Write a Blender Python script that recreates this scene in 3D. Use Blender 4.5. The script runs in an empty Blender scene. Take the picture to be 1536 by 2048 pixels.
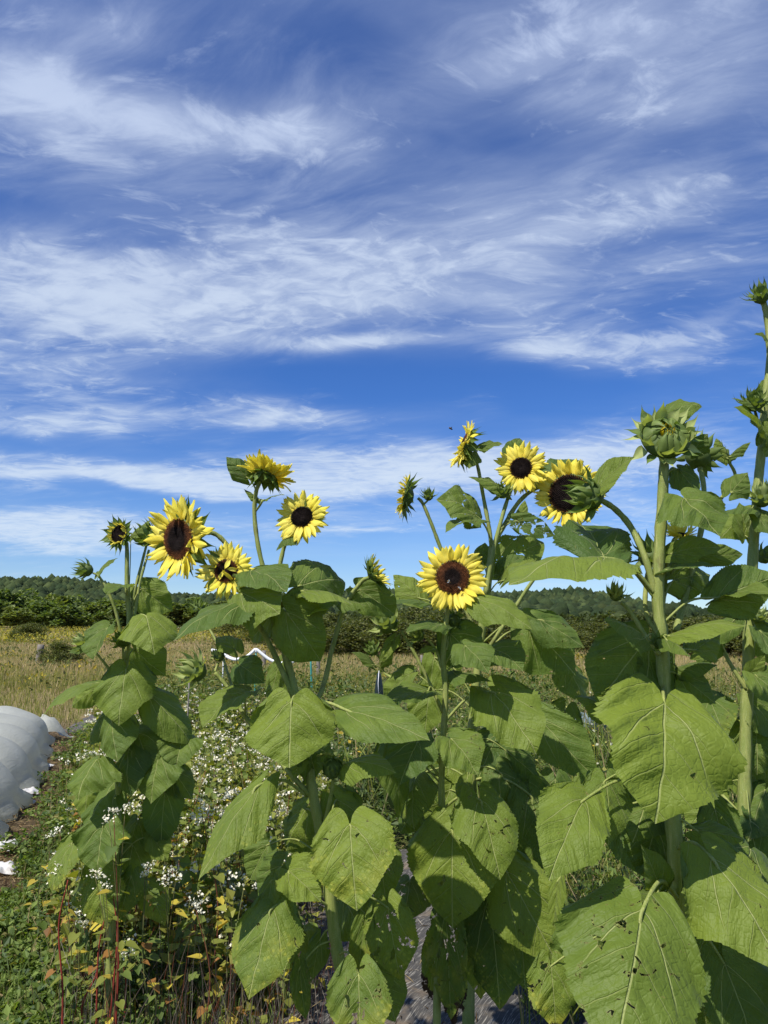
import bpy, math, random
import numpy as np
from mathutils import Vector, Matrix

random.seed(7)
rng = np.random.default_rng(11)
SC = bpy.context.scene
COL = SC.collection
R = math.radians

# ------------------------------------------------------------------ camera
FPX = 1479.0                      # focal length in pixels of the 1536 x 2048 frame
PITCH = R(9.4)
CAM = Vector((0.0, 0.0, 1.5))
cam_d = bpy.data.cameras.new("camera")
cam_d.sensor_fit = 'VERTICAL'
cam_d.sensor_height = 36.0
cam_d.lens = 36.0 * FPX / 2048.0
cam_d.clip_start = 0.05
cam_d.clip_end = 4000.0
cam = bpy.data.objects.new("camera", cam_d)
cam.location = CAM
cam.rotation_euler = (R(90) + PITCH, 0, 0)
COL.objects.link(cam)
SC.camera = cam
SC.render.resolution_x, SC.render.resolution_y = 768, 1024

# ------------------------------------------------------------------ sun, sky, exposure
SUN = Vector((-0.36, -0.46, 0.81)).normalized()        # from the scene to the sun
sun_d = bpy.data.lights.new("sun", 'SUN')
sun_d.energy = 5.0
sun_d.angle = R(0.53)
sun_d.color = (1.0, 0.955, 0.88)
sun = bpy.data.objects.new("sun", sun_d)
sun.rotation_euler = SUN.to_track_quat('Z', 'Y').to_euler()
sun.location = (0, 0, 30)
COL.objects.link(sun)

SC.view_settings.view_transform = 'Standard'
SC.view_settings.look = 'None'
SC.view_settings.exposure = 0.22
SC.view_settings.gamma = 1.0
SC.cycles.max_bounces = 6
SC.cycles.diffuse_bounces = 3
SC.cycles.glossy_bounces = 2
SC.cycles.transmission_bounces = 4
SC.cycles.transparent_max_bounces = 8
SC.cycles.caustics_reflective = False
SC.cycles.caustics_refractive = False

def P(px, py, Y):
    """the point of the place seen at photo pixel (px, py) at the distance Y down the field"""
    x = (px - 768.0) / FPX
    u = (1024.0 - py) / FPX
    dy = math.cos(PITCH) - u * math.sin(PITCH)
    dz = math.sin(PITCH) + u * math.cos(PITCH)
    return Vector((x / dy * Y, Y, 1.5 + dz / dy * Y))

class NT:
    """small helper to write node trees"""
    def __init__(self, tree):
        self.t = tree
        self.n = tree.nodes
        self.n.clear()
    def node(self, typ, ins=None, **props):
        nd = self.n.new(typ)
        for k, v in props.items():
            setattr(nd, k, v)
        for k, v in (ins or {}).items():
            self.put(nd, k, v)
        return nd
    def put(self, nd, k, v):
        sock = nd.inputs[k]
        if isinstance(v, bpy.types.NodeSocket):
            self.t.links.new(v, sock)
        elif isinstance(v, bpy.types.Node):
            self.t.links.new(v.outputs[0], sock)
        else:
            sock.default_value = v
    def m(self, op, a, b=None, c=None, clamp=False):
        nd = self.n.new('ShaderNodeMath')
        nd.operation = op
        nd.use_clamp = clamp
        for i, v in enumerate((a, b, c)):
            if v is not None:
                self.put(nd, i, v)
        return nd.outputs[0]
    def vm(self, op, a, b=None):
        nd = self.n.new('ShaderNodeVectorMath')
        nd.operation = op
        for i, v in enumerate((a, b)):
            if v is not None:
                self.put(nd, i, v)
        return nd.outputs['Value'] if op in ('DOT_PRODUCT', 'LENGTH') else nd.outputs[0]
    def mix(self, f, a, b, blend='MIX'):
        nd = self.n.new('ShaderNodeMix')
        nd.data_type = 'RGBA'
        nd.blend_type = blend
        self.put(nd, 0, f)
        self.put(nd, 6, a if not isinstance(a, tuple) else (*a[:3], 1))
        self.put(nd, 7, b if not isinstance(b, tuple) else (*b[:3], 1))
        return nd.outputs[2]
    def ramp(self, f, lo, hi, smooth=True):
        nd = self.n.new('ShaderNodeMapRange')
        nd.interpolation_type = 'SMOOTHSTEP' if smooth else 'LINEAR'
        self.put(nd, 0, f)
        nd.inputs[1].default_value = lo
        nd.inputs[2].default_value = hi
        return nd.outputs[0]
    def noise(self, vec, scale, detail=3, rough=0.55, dist=0.0, dim='3D', out=0):
        nd = self.n.new('ShaderNodeTexNoise')
        nd.noise_dimensions = dim
        if vec is not None:
            self.put(nd, 'Vector', vec)
        nd.inputs['Scale'].default_value = scale
        nd.inputs['Detail'].default_value = detail
        nd.inputs['Roughness'].default_value = rough
        nd.inputs['Distortion'].default_value = dist
        return nd.outputs[out]

# ------------------------------------------------------------------ world: clear sky with cirrus
world = bpy.data.worlds.new("World")
SC.world = world
world.use_nodes = True
W = NT(world.node_tree)
sky = W.node('ShaderNodeTexSky', sky_type='NISHITA', sun_disc=False, sun_elevation=math.asin(SUN.z),
             sun_rotation=math.atan2(SUN.x, SUN.y), altitude=200.0, air_density=1.0, dust_density=0.25, ozone_density=2.2)
hs = W.node('ShaderNodeHueSaturation', {'Saturation': 1.12, 'Value': 0.95, 'Hue': 0.507, 'Color': sky.outputs[0]})
tc = W.node('ShaderNodeTexCoord')
D = tc.outputs['Generated']
sep = W.node('ShaderNodeSeparateXYZ', {0: D})
dx, dy_, dz_ = sep.outputs
den = W.m('ADD', W.m('MAXIMUM', dz_, 0.0), 0.10)
pu = W.m('DIVIDE', dx, den)
pv = W.m('DIVIDE', dy_, den)
plane = W.node('ShaderNodeCombineXYZ', {0: pu, 1: pv, 2: 0.0}).outputs[0]
# azimuth and elevation of the direction, for the larger cloud banks
az = W.m('ARCTAN2', dx, dy_)
el = W.m('ARCSINE', dz_)
ae = W.node('ShaderNodeCombineXYZ', {0: az, 1: el, 2: 0.0}).outputs[0]
warpn = W.node('ShaderNodeTexNoise', {'Vector': plane, 'Scale': 0.9, 'Detail': 3.0, 'Roughness': 0.6})
warp = W.vm('MULTIPLY', W.vm('SUBTRACT', warpn.outputs['Color'], (0.5, 0.5, 0.5)), (0.7, 0.42, 0.0))
pw = W.vm('ADD', plane, warp)
aew = W.vm('ADD', ae, W.vm('MULTIPLY', W.vm('SUBTRACT', warpn.outputs['Color'], (0.5, 0.5, 0.5)), (0.16, 0.10, 0.0)))
# rotate the streak direction a little
rot = W.node('ShaderNodeVectorRotate', {'Vector': pw, 'Angle': R(-12)}, rotation_type='Z_AXIS').outputs[0]
rot2 = W.node('ShaderNodeVectorRotate', {'Vector': pw, 'Angle': R(24)}, rotation_type='Z_AXIS').outputs[0]
fib = W.noise(W.vm('MULTIPLY', rot, (0.75, 2.1, 1.0)), 1.8, 9, 0.60, 0.25)
fine = W.noise(W.vm('MULTIPLY', rot2, (1.6, 4.2, 1.0)), 3.0, 7, 0.62, 0.25)
veil = W.noise(W.vm('MULTIPLY', pw, (0.5, 0.9, 1.0)), 1.1, 5, 0.55, 0.2)
puff = W.noise(W.vm('MULTIPLY', rot, (1.6, 2.6, 1.0)), 7.0, 6, 0.62, 0.4)

def ang(px, py):
    d = (P(px, py, 1.0) - CAM).normalized()
    return math.atan2(d.x, d.y), math.asin(d.z)
BANKS = [  # photo position of the bank, half extents in photo pixels, weight
    (330, 265, 330, 62, .34), (60, 240, 190, 90, .22), (150, 320, 120, 30, .16), (640, 275, 110, 65, .18),
    (330, 600, 330, 95, .32), (90, 640, 240, 140, .22), (150, 760, 200, 30, .12),
    (1250, 690, 230, 48, .38), (1090, 640, 130, 45, .14), (1080, 700, 60, 25, .22), (1300, 735, 120, 22, .16),
    (1130, 90, 220, 110, .26), (1260, 235, 170, 45, .24), (1420, 60, 150, 90, .16),
    (720, 520, 300, 60, .24), (820, 590, 260, 40, .18), (1250, 430, 330, 60, .24), (1400, 520, 150, 30, .16), (520, 480, 120, 25, .12),
    (560, 945, 420, 33, .42), (190, 950, 260, 24, .30), (880, 915, 200, 28, .24), (1180, 905, 260, 50, .36),
    (100, 1060, 360, 42, .36), (40, 1020, 200, 25, .18), (740, 1072, 120, 10, .30), (1280, 1020, 160, 50, .14),
    (740, 680, 130, 18, .36), (950, 800, 90, 17, .20), (150, 838, 170, 24, .30), (560, 855, 180, 22, .32), (500, 820, 130, 20, .14),
    (850, 1030, 300, 40, .10), (130, 60, 260, 90, .14), (350, 420, 250, 40, .06),
    (760, 750, 420, 45, -.26), (1080, 790, 260, 40, -.20), (620, 720, 120, 30, -.10), (700, 70, 130, 60, -.06), (1000, 300, 200, 60, -.12),
    (300, 900, 420, 18, -.22), (350, 990, 400, 16, -.20), (900, 860, 200, 20, -.14), (620, 890, 200, 14, -.10), (60, 420, 150, 50, -.12),
    (700, 1130, 700, 30, -.16)]
acc = None
for (bx, by, sx, sy, wt) in BANKS:
    a0, e0 = ang(bx, by)
    ax = (ang(bx + sx, by)[0] - ang(bx - sx, by)[0]) / 2
    ey = (ang(bx, by - sy)[1] - ang(bx, by + sy)[1]) / 2
    q = W.vm('MULTIPLY', W.vm('SUBTRACT', aew, (a0, e0, 0)), (1 / ax, 1 / ey, 0))
    g = W.m('MULTIPLY', W.m('POWER', 0.42, W.vm('DOT_PRODUCT', q, q)), wt)
    acc = g if acc is None else W.m('ADD', acc, g)
# streaks: fibrous noise lifted by the banks
s1 = W.m('ADD', W.m('MULTIPLY', fib, 0.78), W.m('MULTIPLY', fine, 0.50))
s1 = W.m('ADD', s1, W.m('MULTIPLY', acc, 1.0))
streak = W.m('MULTIPLY', W.ramp(s1, 0.60, 1.36), W.m('ADD', 0.55, W.m('MULTIPLY', fine, 0.75)), clamp=True)
veilm = W.m('MULTIPLY', W.ramp(W.m('ADD', veil, W.m('MULTIPLY', acc, 0.6)), 0.34, 0.90), 0.40)
hi = W.ramp(el, R(8), R(48))
veilm = W.m('MULTIPLY', veilm, W.m('MULTIPLY', W.m('ADD', 0.50, W.m('MULTIPLY', hi, 1.5)), W.m('ADD', 0.30, W.m('MULTIPLY', fine, 1.4))))
pufm = W.m('MULTIPLY', W.ramp(W.m('ADD', puff, W.m('MULTIPLY', acc, 0.75)), 0.60, 0.90), 0.42)
mask = W.m('ADD', W.m('MULTIPLY', streak, 0.84), W.m('MULTIPLY', W.m('SUBTRACT', 1.0, streak), W.m('ADD', veilm, pufm)), clamp=True)
mask = W.m('MULTIPLY', mask, W.ramp(el, R(-1), R(5)))
cloudc = W.mix(hi, (7.3, 8.3, 9.4), (5.6, 6.6, 8.9))
blue = W.mix(1.0, hs.outputs[0], W.mix(W.ramp(el, R(0), R(20)), (0.90, 1.06, 1.36), (0.55, 0.92, 1.41)), 'MULTIPLY')
skyc = W.mix(mask, blue, cloudc)
bg = W.node('ShaderNodeBackground', {'Color': skyc, 'Strength': 0.088})
wo = W.node('ShaderNodeOutputWorld', {'Surface': bg.outputs[0]})
world.cycles.sampling_method = 'MANUAL'
world.cycles.sample_map_resolution = 512

# ------------------------------------------------------------------ mesh and object helpers
def mesh_np(name, V, F, mat=None, smooth=True, col=None, uv=None):
    """V (n,3); F list of (m,k) index arrays; col (n,3) point colours; uv (n,2) per-vertex"""
    V = np.asarray(V, dtype=np.float32)
    if not isinstance(F, list):
        F = [F]
    F = [np.asarray(f, dtype=np.int32) for f in F if len(f)]
    me = bpy.data.meshes.new(name)
    idx = np.concatenate([f.ravel() for f in F])
    tot = np.concatenate([np.full(len(f), f.shape[1], dtype=np.int32) for f in F])
    start = np.concatenate([[0], np.cumsum(tot)[:-1]]).astype(np.int32)
    me.vertices.add(len(V)); me.vertices.foreach_set('co', V.ravel())
    me.loops.add(len(idx)); me.loops.foreach_set('vertex_index', idx)
    me.polygons.add(len(tot)); me.polygons.foreach_set('loop_start', start)
    me.polygons.foreach_set('use_smooth', np.full(len(tot), smooth, dtype=bool))
    if uv is not None:
        ul = me.uv_layers.new(name='UVMap')
        ul.data.foreach_set('uv', np.asarray(uv, dtype=np.float32)[idx].ravel())
    if col is not None:
        ca = me.color_attributes.new('Col', 'FLOAT_COLOR', 'POINT')
        c4 = np.ones((len(V), 4), dtype=np.float32); c4[:, :3] = col
        ca.data.foreach_set('color', c4.ravel())
    me.update(calc_edges=True)
    me.validate()
    if mat is not None:
        me.materials.append(mat)
    return me

def obj(name, me, parent=None, loc=None, mat4=None, **props):
    o = bpy.data.objects.new(name, me)
    COL.objects.link(o)
    o.parent = parent
    if mat4 is not None:
        o.matrix_local = mat4
    elif loc is not None:
        o.location = loc
    for k, v in props.items():
        o[k] = v
    return o

def empty(name, loc, **props):
    return obj(name, None, None, loc, **props)

def grid_faces(nu, nv):
    """quads of an nu x nv vertex grid, row-major with nv columns"""
    i, j = np.meshgrid(np.arange(nu - 1), np.arange(nv - 1), indexing='ij')
    a = (i * nv + j).ravel()
    return np.stack([a, a + 1, a + nv + 1, a + nv], 1)

def spline(pts, per=6):
    """Catmull-Rom through the points"""
    p = [np.array(q, dtype=float) for q in pts]
    if len(p) == 2:
        return np.array([p[0] + (p[1] - p[0]) * t for t in np.linspace(0, 1, per + 1)])
    p = [2 * p[0] - p[1]] + p + [2 * p[-1] - p[-2]]
    out = []
    for i in range(1, len(p) - 2):
        for k in range(per):
            t = k / per
            out.append(0.5 * ((2 * p[i]) + (-p[i-1] + p[i+1]) * t + (2*p[i-1] - 5*p[i] + 4*p[i+1] - p[i+2]) * t*t
                              + (-p[i-1] + 3*p[i] - 3*p[i+1] + p[i+2]) * t**3))
    out.append(p[-2])
    return np.array(out)

def tube(path, rad, sides=10, ridge=0.0):
    """swept tube; rad scalar or per-point array; returns V, F(list)"""
    path = np.asarray(path, dtype=float)
    n = len(path)
    rad = np.broadcast_to(np.asarray(rad, dtype=float), (n,))
    tan = np.gradient(path, axis=0)
    tan /= np.linalg.norm(tan, axis=1)[:, None] + 1e-9
    ref = np.array([0.31, 0.95, 0.05]) if abs(tan[0][1]) < 0.9 else np.array([1.0, 0, 0])
    V = []
    u = ref - tan[0] * ref.dot(tan[0]); u /= np.linalg.norm(u)
    ang_ = np.arange(sides) / sides * 2 * math.pi
    rr = np.where(np.arange(sides) % 2 == 0, 1.0, 1.0 - ridge)
    for i in range(n):
        u = u - tan[i] * u.dot(tan[i]); u /= np.linalg.norm(u) + 1e-9
        w = np.cross(tan[i], u)
        V.append(path[i] + (np.cos(ang_)[:, None] * u + np.sin(ang_)[:, None] * w) * (rad[i] * rr)[:, None])
    V = np.concatenate(V)
    i, j = np.meshgrid(np.arange(n - 1), np.arange(sides), indexing='ij')
    a = (i * sides + j).ravel(); b = (i * sides + (j + 1) % sides).ravel()
    F = np.stack([a, b, b + sides, a + sides], 1)
    caps = np.array([list(range(sides))[::-1], [(n - 1) * sides + k for k in range(sides)]])
    return V, [F, caps]

# ------------------------------------------------------------------ materials
MAT = {}
def material(name):
    m = bpy.data.materials.new(name)
    m.use_nodes = True
    MAT[name] = m
    return m, NT(m.node_tree)

def principled(T, color, rough=0.6, spec=0.3, normal=None, trans=None, transw=0.3, alpha=None, sheen=0.0):
    p = T.node('ShaderNodeBsdfPrincipled', {'Roughness': rough, 'Specular IOR Level': spec, 'Sheen Weight': sheen, 'Sheen Roughness': 0.5})
    T.put(p, 'Base Color', color if not isinstance(color, tuple) else (*color[:3], 1))
    if normal is not None:
        T.put(p, 'Normal', normal)
    sh = p.outputs[0]
    if trans is not None:
        tr = T.node('ShaderNodeBsdfTranslucent')
        T.put(tr, 'Color', trans if not isinstance(trans, tuple) else (*trans[:3], 1))
        if normal is not None:
            T.put(tr, 'Normal', normal)
        mx = T.node('ShaderNodeMixShader', {0: transw, 1: sh, 2: tr.outputs[0]})
        sh = mx.outputs[0]
    if alpha is not None:
        tp = T.node('ShaderNodeBsdfTransparent')
        mx = T.node('ShaderNodeMixShader', {0: alpha, 1: tp.outputs[0], 2: sh})
        sh = mx.outputs[0]
    T.node('ShaderNodeOutputMaterial', {'Surface': sh})
    return p

# sunflower leaf: object colour = (wear, hue shift, holes)
def leaf_material(name, worn):
  m, T = material(name)
  uvn = T.node('ShaderNodeUVMap', uv_map='UVMap').outputs[0]
  sp = T.node('ShaderNodeSeparateXYZ', {0: uvn})
  U, Vv = sp.outputs[0], sp.outputs[1]
  oi = T.node('ShaderNodeObjectInfo')
  oc = T.node('ShaderNodeSeparateColor', {0: oi.outputs['Color']})
  wear, hue, holes = oc.outputs[0], oc.outputs[1], oc.outputs[2]
  rnd = oi.outputs['Random']
  geo = T.node('ShaderNodeNewGeometry')
  tco = T.node('ShaderNodeTexCoord').outputs['Object']
  vec = T.vm('ADD', tco, T.node('ShaderNodeCombineXYZ', {0: T.m('MULTIPLY', rnd, 31.0), 1: T.m('MULTIPLY', rnd, 17.0), 2: 0.0}).outputs[0])
  ax_ = T.m('ABSOLUTE', U)
  wob = T.m('MULTIPLY', T.m('SUBTRACT', T.noise(uvn, 6.0, 2), 0.5), 0.05)
  mid = T.m('SUBTRACT', 1.0, T.ramp(T.m('ABSOLUTE', T.m('ADD', U, T.m('MULTIPLY', wob, 0.15))), 0.004, 0.012))
  sgn = T.m('MULTIPLY', T.m('SIGN', U), 0.035)
  q = T.m('ADD', T.m('SUBTRACT', Vv, T.m('MULTIPLY', ax_, 0.80)), T.m('ADD', sgn, wob))
  q = T.m('ADD', q, T.m('MULTIPLY', T.m('MULTIPLY', ax_, ax_), -0.35))
  fr = T.m('ABSOLUTE', T.m('SUBTRACT', T.m('FRACT', T.m('ADD', T.m('DIVIDE', q, 0.28), 0.42)), 0.5))
  taper = T.m('SUBTRACT', 1.0, T.ramp(ax_, 0.10, 0.50))
  lat = T.m('MULTIPLY', T.m('SUBTRACT', 1.0, T.ramp(fr, 0.008, 0.034)), T.m('MULTIPLY', taper, 0.42))
  # the two strong veins that leave the leaf base
  q2 = T.m('ABSOLUTE', T.m('SUBTRACT', T.m('ADD', ax_, T.m('MULTIPLY', wob, 0.5)), T.m('MULTIPLY', T.m('POWER', T.m('MAXIMUM', Vv, 0.0), 0.72), 0.52)))
  bas = T.m('MULTIPLY', T.m('SUBTRACT', 1.0, T.ramp(q2, 0.003, 0.011)), T.m('SUBTRACT', 1.0, T.ramp(Vv, 0.30, 0.62)))
  vein = T.m('MAXIMUM', T.m('MAXIMUM', mid, bas), lat)
  # fine net of small veins
  vor = T.node('ShaderNodeTexVoronoi', {'Vector': T.vm('ADD', uvn, T.node('ShaderNodeCombineXYZ', {0: wob, 1: wob, 2: 0.0}).outputs[0]), 'Scale': 17.0}, feature='DISTANCE_TO_EDGE').outputs[0]
  net = T.m('SUBTRACT', 1.0, T.ramp(vor, 0.0, 0.16))
  n1 = T.noise(vec, 9.0, 4, 0.6)
  n2 = T.noise(vec, 45.0, 3, 0.6)
  col = T.mix(T.ramp(n1, 0.3, 0.72), (0.072, 0.126, 0.020), (0.150, 0.212, 0.034))
  col = T.mix(T.m('MULTIPLY', T.ramp(rnd, 0.35, 1.0), 0.75), col, (0.215, 0.275, 0.034))
  col = T.mix(T.m('MULTIPLY', T.m('SUBTRACT', 1.0, T.ramp(rnd, 0.0, 0.35)), 0.6), col, (0.058, 0.115, 0.026))
  col = T.mix(T.m('MULTIPLY', hue, 0.75), col, (0.205, 0.265, 0.028))
  col = T.mix(T.m('MULTIPLY', net, 0.05), col, (0.17, 0.25, 0.07))
  bk = geo.outputs['Backfacing']
  col = T.mix(T.m('MULTIPLY', bk, 0.40), col, (0.125, 0.185, 0.050))
  col = T.mix(T.m('MULTIPLY', vein, T.m('ADD', 0.72, T.m('MULTIPLY', n2, 0.2))), col, (0.46, 0.50, 0.17))
  alpha = None
  brnm = 0.0
  if worn:
    # yellow specks and scorched ends on worn leaves
    tipz = T.ramp(T.m('ADD', T.m('ADD', T.m('MULTIPLY', Vv, 0.8), T.m('MULTIPLY', ax_, 0.75)), T.m('MULTIPLY', T.m('SUBTRACT', n1, 0.5), 0.7)), 0.30, 0.86)
    spk = T.node('ShaderNodeTexVoronoi', {'Vector': vec, 'Scale': 75.0}, feature='F1').outputs[0]
    spm = T.m('MULTIPLY', T.m('SUBTRACT', 1.0, T.ramp(spk, 0.22, 0.42)), T.ramp(T.noise(vec, 22.0, 2), 0.42, 0.54))
    spm = T.m('MULTIPLY', T.m('MULTIPLY', spm, tipz), T.ramp(wear, 0.15, 0.7))
    col = T.mix(T.m('MULTIPLY', spm, 0.85), col, (0.42, 0.44, 0.06))
    yel = T.m('MULTIPLY', T.m('MULTIPLY', tipz, T.ramp(T.noise(vec, 14.0, 3), 0.40, 0.70)), T.ramp(wear, 0.25, 1.1))
    col = T.mix(yel, col, (0.36, 0.33, 0.03))
    brn = T.m('ADD', T.m('ADD', T.m('MULTIPLY', Vv, 0.9), T.m('MULTIPLY', ax_, 0.55)), T.m('MULTIPLY', T.m('SUBTRACT', T.noise(vec, 26.0, 4, 0.65), 0.5), 0.9))
    brn = T.m('ADD', brn, T.m('MULTIPLY', T.m('SUBTRACT', wear, 1.0), 0.62))
    brnm = T.ramp(brn, 0.90, 0.98)
    col = T.mix(brnm, col, (0.060, 0.034, 0.018))
    # insect holes
    hn = T.noise(vec, 34.0, 3, 0.6, 0.8)
    hol = T.ramp(T.m('SUBTRACT', hn, T.m('MULTIPLY', holes, 0.17)), 0.262, 0.272)
    rag = T.m('SUBTRACT', 1.0, T.ramp(T.m('ADD', brn, T.m('MULTIPLY', T.m('SUBTRACT', n2, 0.5), 0.5)), 1.14, 1.16))
    hed = T.ramp(T.m('SUBTRACT', hn, T.m('MULTIPLY', holes, 0.17)), 0.268, 0.300)
    col = T.mix(T.m('SUBTRACT', 1.0, hed), col, (0.20, 0.19, 0.05))
    alpha = T.m('MULTIPLY', hol, rag)
  # quilting between the veins
  hgt = T.m('ADD', T.m('MULTIPLY', T.m('SINE', T.m('MULTIPLY', T.m('ADD', T.m('DIVIDE', q, 0.28), 0.17), 6.2832)), 0.14), T.m('MULTIPLY', n1, 0.9))
  crs = T.noise(T.node('ShaderNodeCombineXYZ', {0: T.m('MULTIPLY', q, 12.0), 1: T.m('MULTIPLY', U, 3.5), 2: T.m('MULTIPLY', rnd, 9.0)}).outputs[0], 1.0, 3, .55)
  hgt = T.m('ADD', hgt, T.m('MULTIPLY', crs, 0.6))
  hgt = T.m('ADD', hgt, T.m('MULTIPLY', net, -0.05))
  hgt = T.m('ADD', hgt, T.m('MULTIPLY', vein, -0.5))
  hgt = T.m('ADD', hgt, T.m('MULTIPLY', n2, 0.18))
  bmp = T.node('ShaderNodeBump', {'Strength': 0.7, 'Distance': 0.016, 'Height': hgt}).outputs[0]
  trc = T.mix(0.6, col, (0.40, 0.50, 0.02), 'MIX')
  trc = T.mix(brnm, trc, (0.05, 0.025, 0.01))
  principled(T, col, T.m('ADD', 0.48, T.m('MULTIPLY', n2, 0.14)), 0.30, bmp, trc, 0.38, alpha, 0.04)
leaf_material('sunflower_leaf', False)
leaf_material('worn_sunflower_leaf', True)

# stems: pale green, ridged and bristly
m, T = material('sunflower_stem')
tco = T.node('ShaderNodeTexCoord').outputs['Object']
n1 = T.noise(T.vm('MULTIPLY', tco, (1, 1, 0.25)), 60.0, 4, 0.6)
n2 = T.noise(T.vm('MULTIPLY', tco, (1, 1, 0.06)), 190.0, 2, 0.6)
n3 = T.noise(tco, 420.0, 2, 0.7)
col = T.mix(T.ramp(n1, 0.3, 0.7), (0.215, 0.270, 0.060), (0.330, 0.360, 0.100))
col = T.mix(T.ramp(n2, 0.55, 0.72), col, (0.42, 0.43, 0.14))
col = T.mix(T.m('MULTIPLY', T.ramp(n3, 0.58, 0.68), 0.6), col, (0.46, 0.47, 0.28))
col = T.mix(T.m('MULTIPLY', T.ramp(T.noise(tco, 16.0, 5, .65), 0.56, 0.74), 0.7), col, (0.150, 0.135, 0.045))
hgt = T.m('ADD', T.m('MULTIPLY', n2, 1.0), T.m('MULTIPLY', n3, 0.5))
bmp = T.node('ShaderNodeBump', {'Strength': 0.5, 'Distance': 0.003, 'Height': hgt}).outputs[0]
principled(T, col, 0.6, 0.25, bmp, (0.30, 0.36, 0.08), 0.12)

# yellow petals (uv: u across, v along)
m, T = material('petal')
uvn = T.node('ShaderNodeUVMap', uv_map='UVMap').outputs[0]
sp = T.node('ShaderNodeSeparateXYZ', {0: uvn})
oi = T.node('ShaderNodeObjectInfo')
rnd = oi.outputs['Random']
tone = T.node('ShaderNodeSeparateColor', {0: oi.outputs['Color']}).outputs[0]
col = T.mix(T.m('MULTIPLY', rnd, 0.6), (0.92, 0.80, 0.09), (0.95, 0.86, 0.20))
col = T.mix(tone, col, (0.92, 0.66, 0.02))
col = T.mix(T.m('MULTIPLY', T.m('SUBTRACT', 1.0, T.ramp(sp.outputs[1], 0.0, 0.35)), 0.45), col, (0.80, 0.54, 0.01))
st = T.noise(T.vm('MULTIPLY', uvn, (26.0, 1.2, 1.0)), 1.0, 3, 0.6)
col = T.mix(T.m('MULTIPLY', T.ramp(st, 0.52, 0.72), 0.45), col, (0.76, 0.56, 0.02))
bmp = T.node('ShaderNodeBump', {'Strength': 0.5, 'Distance': 0.002, 'Height': st}).outputs[0]
principled(T, col, 0.5, 0.25, bmp, T.mix(0.5, col, (0.95, 0.76, 0.03)), 0.34)

def vcol_material(name, rough=0.6, spec=0.2, transw=0.0, tcol=None, nscale=None, namp=0.35, bump=0.0):
    """material whose own colour comes from the mesh's point colours"""
    m, T = material(name)
    at = T.node('ShaderNodeVertexColor', layer_name='Col').outputs[0]
    c = at
    bmp = None
    if nscale:
        nn = T.noise(T.node('ShaderNodeTexCoord').outputs['Object'], nscale, 3, 0.6)
        dk = T.m('ADD', 1.0 - namp, T.m('MULTIPLY', nn, 2 * namp))
        c = T.mix(1.0, at, T.node('ShaderNodeCombineColor', {0: dk, 1: dk, 2: dk}).outputs[0], 'MULTIPLY')
        if bump:
            bmp = T.node('ShaderNodeBump', {'Strength': bump, 'Distance': 0.02, 'Height': nn}).outputs[0]
    if transw:
        principled(T, c, rough, spec, bmp, T.mix(1.0, c, tcol or (1.5, 1.5, 0.7), 'MULTIPLY'), transw)
    else:
        principled(T, c, rough, spec, bmp)
    return m
vcol_material('disc_florets', 0.75, 0.15, 0.0, None, 500.0, 0.4)
vcol_material('bract', 0.55, 0.25, 0.25, (1.6, 1.7, 0.6), 120.0, 0.25)
vcol_material('foliage', 0.55, 0.25, 0.34, (1.6, 1.7, 0.5))
vcol_material('dry_grass', 0.8, 0.1, 0.4, (1.2, 1.15, 0.9))
vcol_material('blossom', 0.7, 0.1, 0.25, (1.0, 1.0, 0.9))
vcol_material('twig', 0.7, 0.15)
# ------------------------------------------------------------------ the setting: ground, hill, forest
def ground_at(px_, py_):
    a, b = P(px_, py_, 1.0), CAM
    d = a - b
    s = -b.z / d.z
    return np.array([b.x + d.x * s, b.y + d.y * s, 0.0])

def smooth01(t):
    t = np.clip(t, 0, 1)
    return t * t * (3 - 2 * t)

def terrain(x, y):
    y = np.asarray(y, dtype=float); x = np.asarray(x, dtype=float)
    z = 0.027 * np.maximum(0, y - 55) * smooth01((y - 55) / 30)
    z = np.where(y > 180, 0.027 * 125 + 0.0 * y, z)
    return z + 0.25 * np.sin(x * .05 + 1) * smooth01((y - 30) / 60)

m, T = material('ground')
tco = T.node('ShaderNodeTexCoord').outputs['Object']
sp = T.node('ShaderNodeSeparateXYZ', {0: tco})
n1 = T.noise(tco, 0.9, 5, 0.6); n2 = T.noise(tco, 11.0, 5, 0.65); n3 = T.noise(tco, 70.0, 3, 0.6)
soil = T.mix(T.ramp(n2, .3, .7), (0.050, 0.034, 0.021), (0.150, 0.105, 0.062))
soil = T.mix(T.ramp(n3, .62, .72), soil, (0.27, 0.21, 0.12))
weedy = T.mix(T.ramp(n2, .35, .65), (0.040, 0.060, 0.016), (0.095, 0.105, 0.034))
dry = T.mix(T.ramp(n2, .3, .7), (0.20, 0.155, 0.070), (0.30, 0.23, 0.12))
dist = T.m('ADD', T.m('MULTIPLY', T.m('ADD', sp.outputs[0], 3.05), .942), T.m('MULTIPLY', T.m('SUBTRACT', sp.outputs[1], 6.2), .336))
strip = T.m('SUBTRACT', 1.0, T.ramp(T.m('ADD', dist, T.m('MULTIPLY', T.m('SUBTRACT', n2, .5), .5)), .28, .62))
near = T.mix(T.ramp(n1, .25, .45), soil, weedy)
near = T.mix(T.m('MULTIPLY', strip, 0.9), near, soil)
far = T.ramp(T.m('ADD', sp.outputs[1], T.m('MULTIPLY', n1, 3.0)), 13.0, 16.0)
col = T.mix(far, near, dry)
bmp = T.node('ShaderNodeBump', {'Strength': 0.8, 'Distance': 0.05, 'Height': T.m('ADD', n2, T.m('MULTIPLY', n3, .4))}).outputs[0]
principled(T, col, 0.95, 0.08, bmp)
ys = np.concatenate([np.linspace(-6, 20, 27), np.linspace(22, 200, 60), np.array([260, 400, 800, 1600, 3200])])
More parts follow.
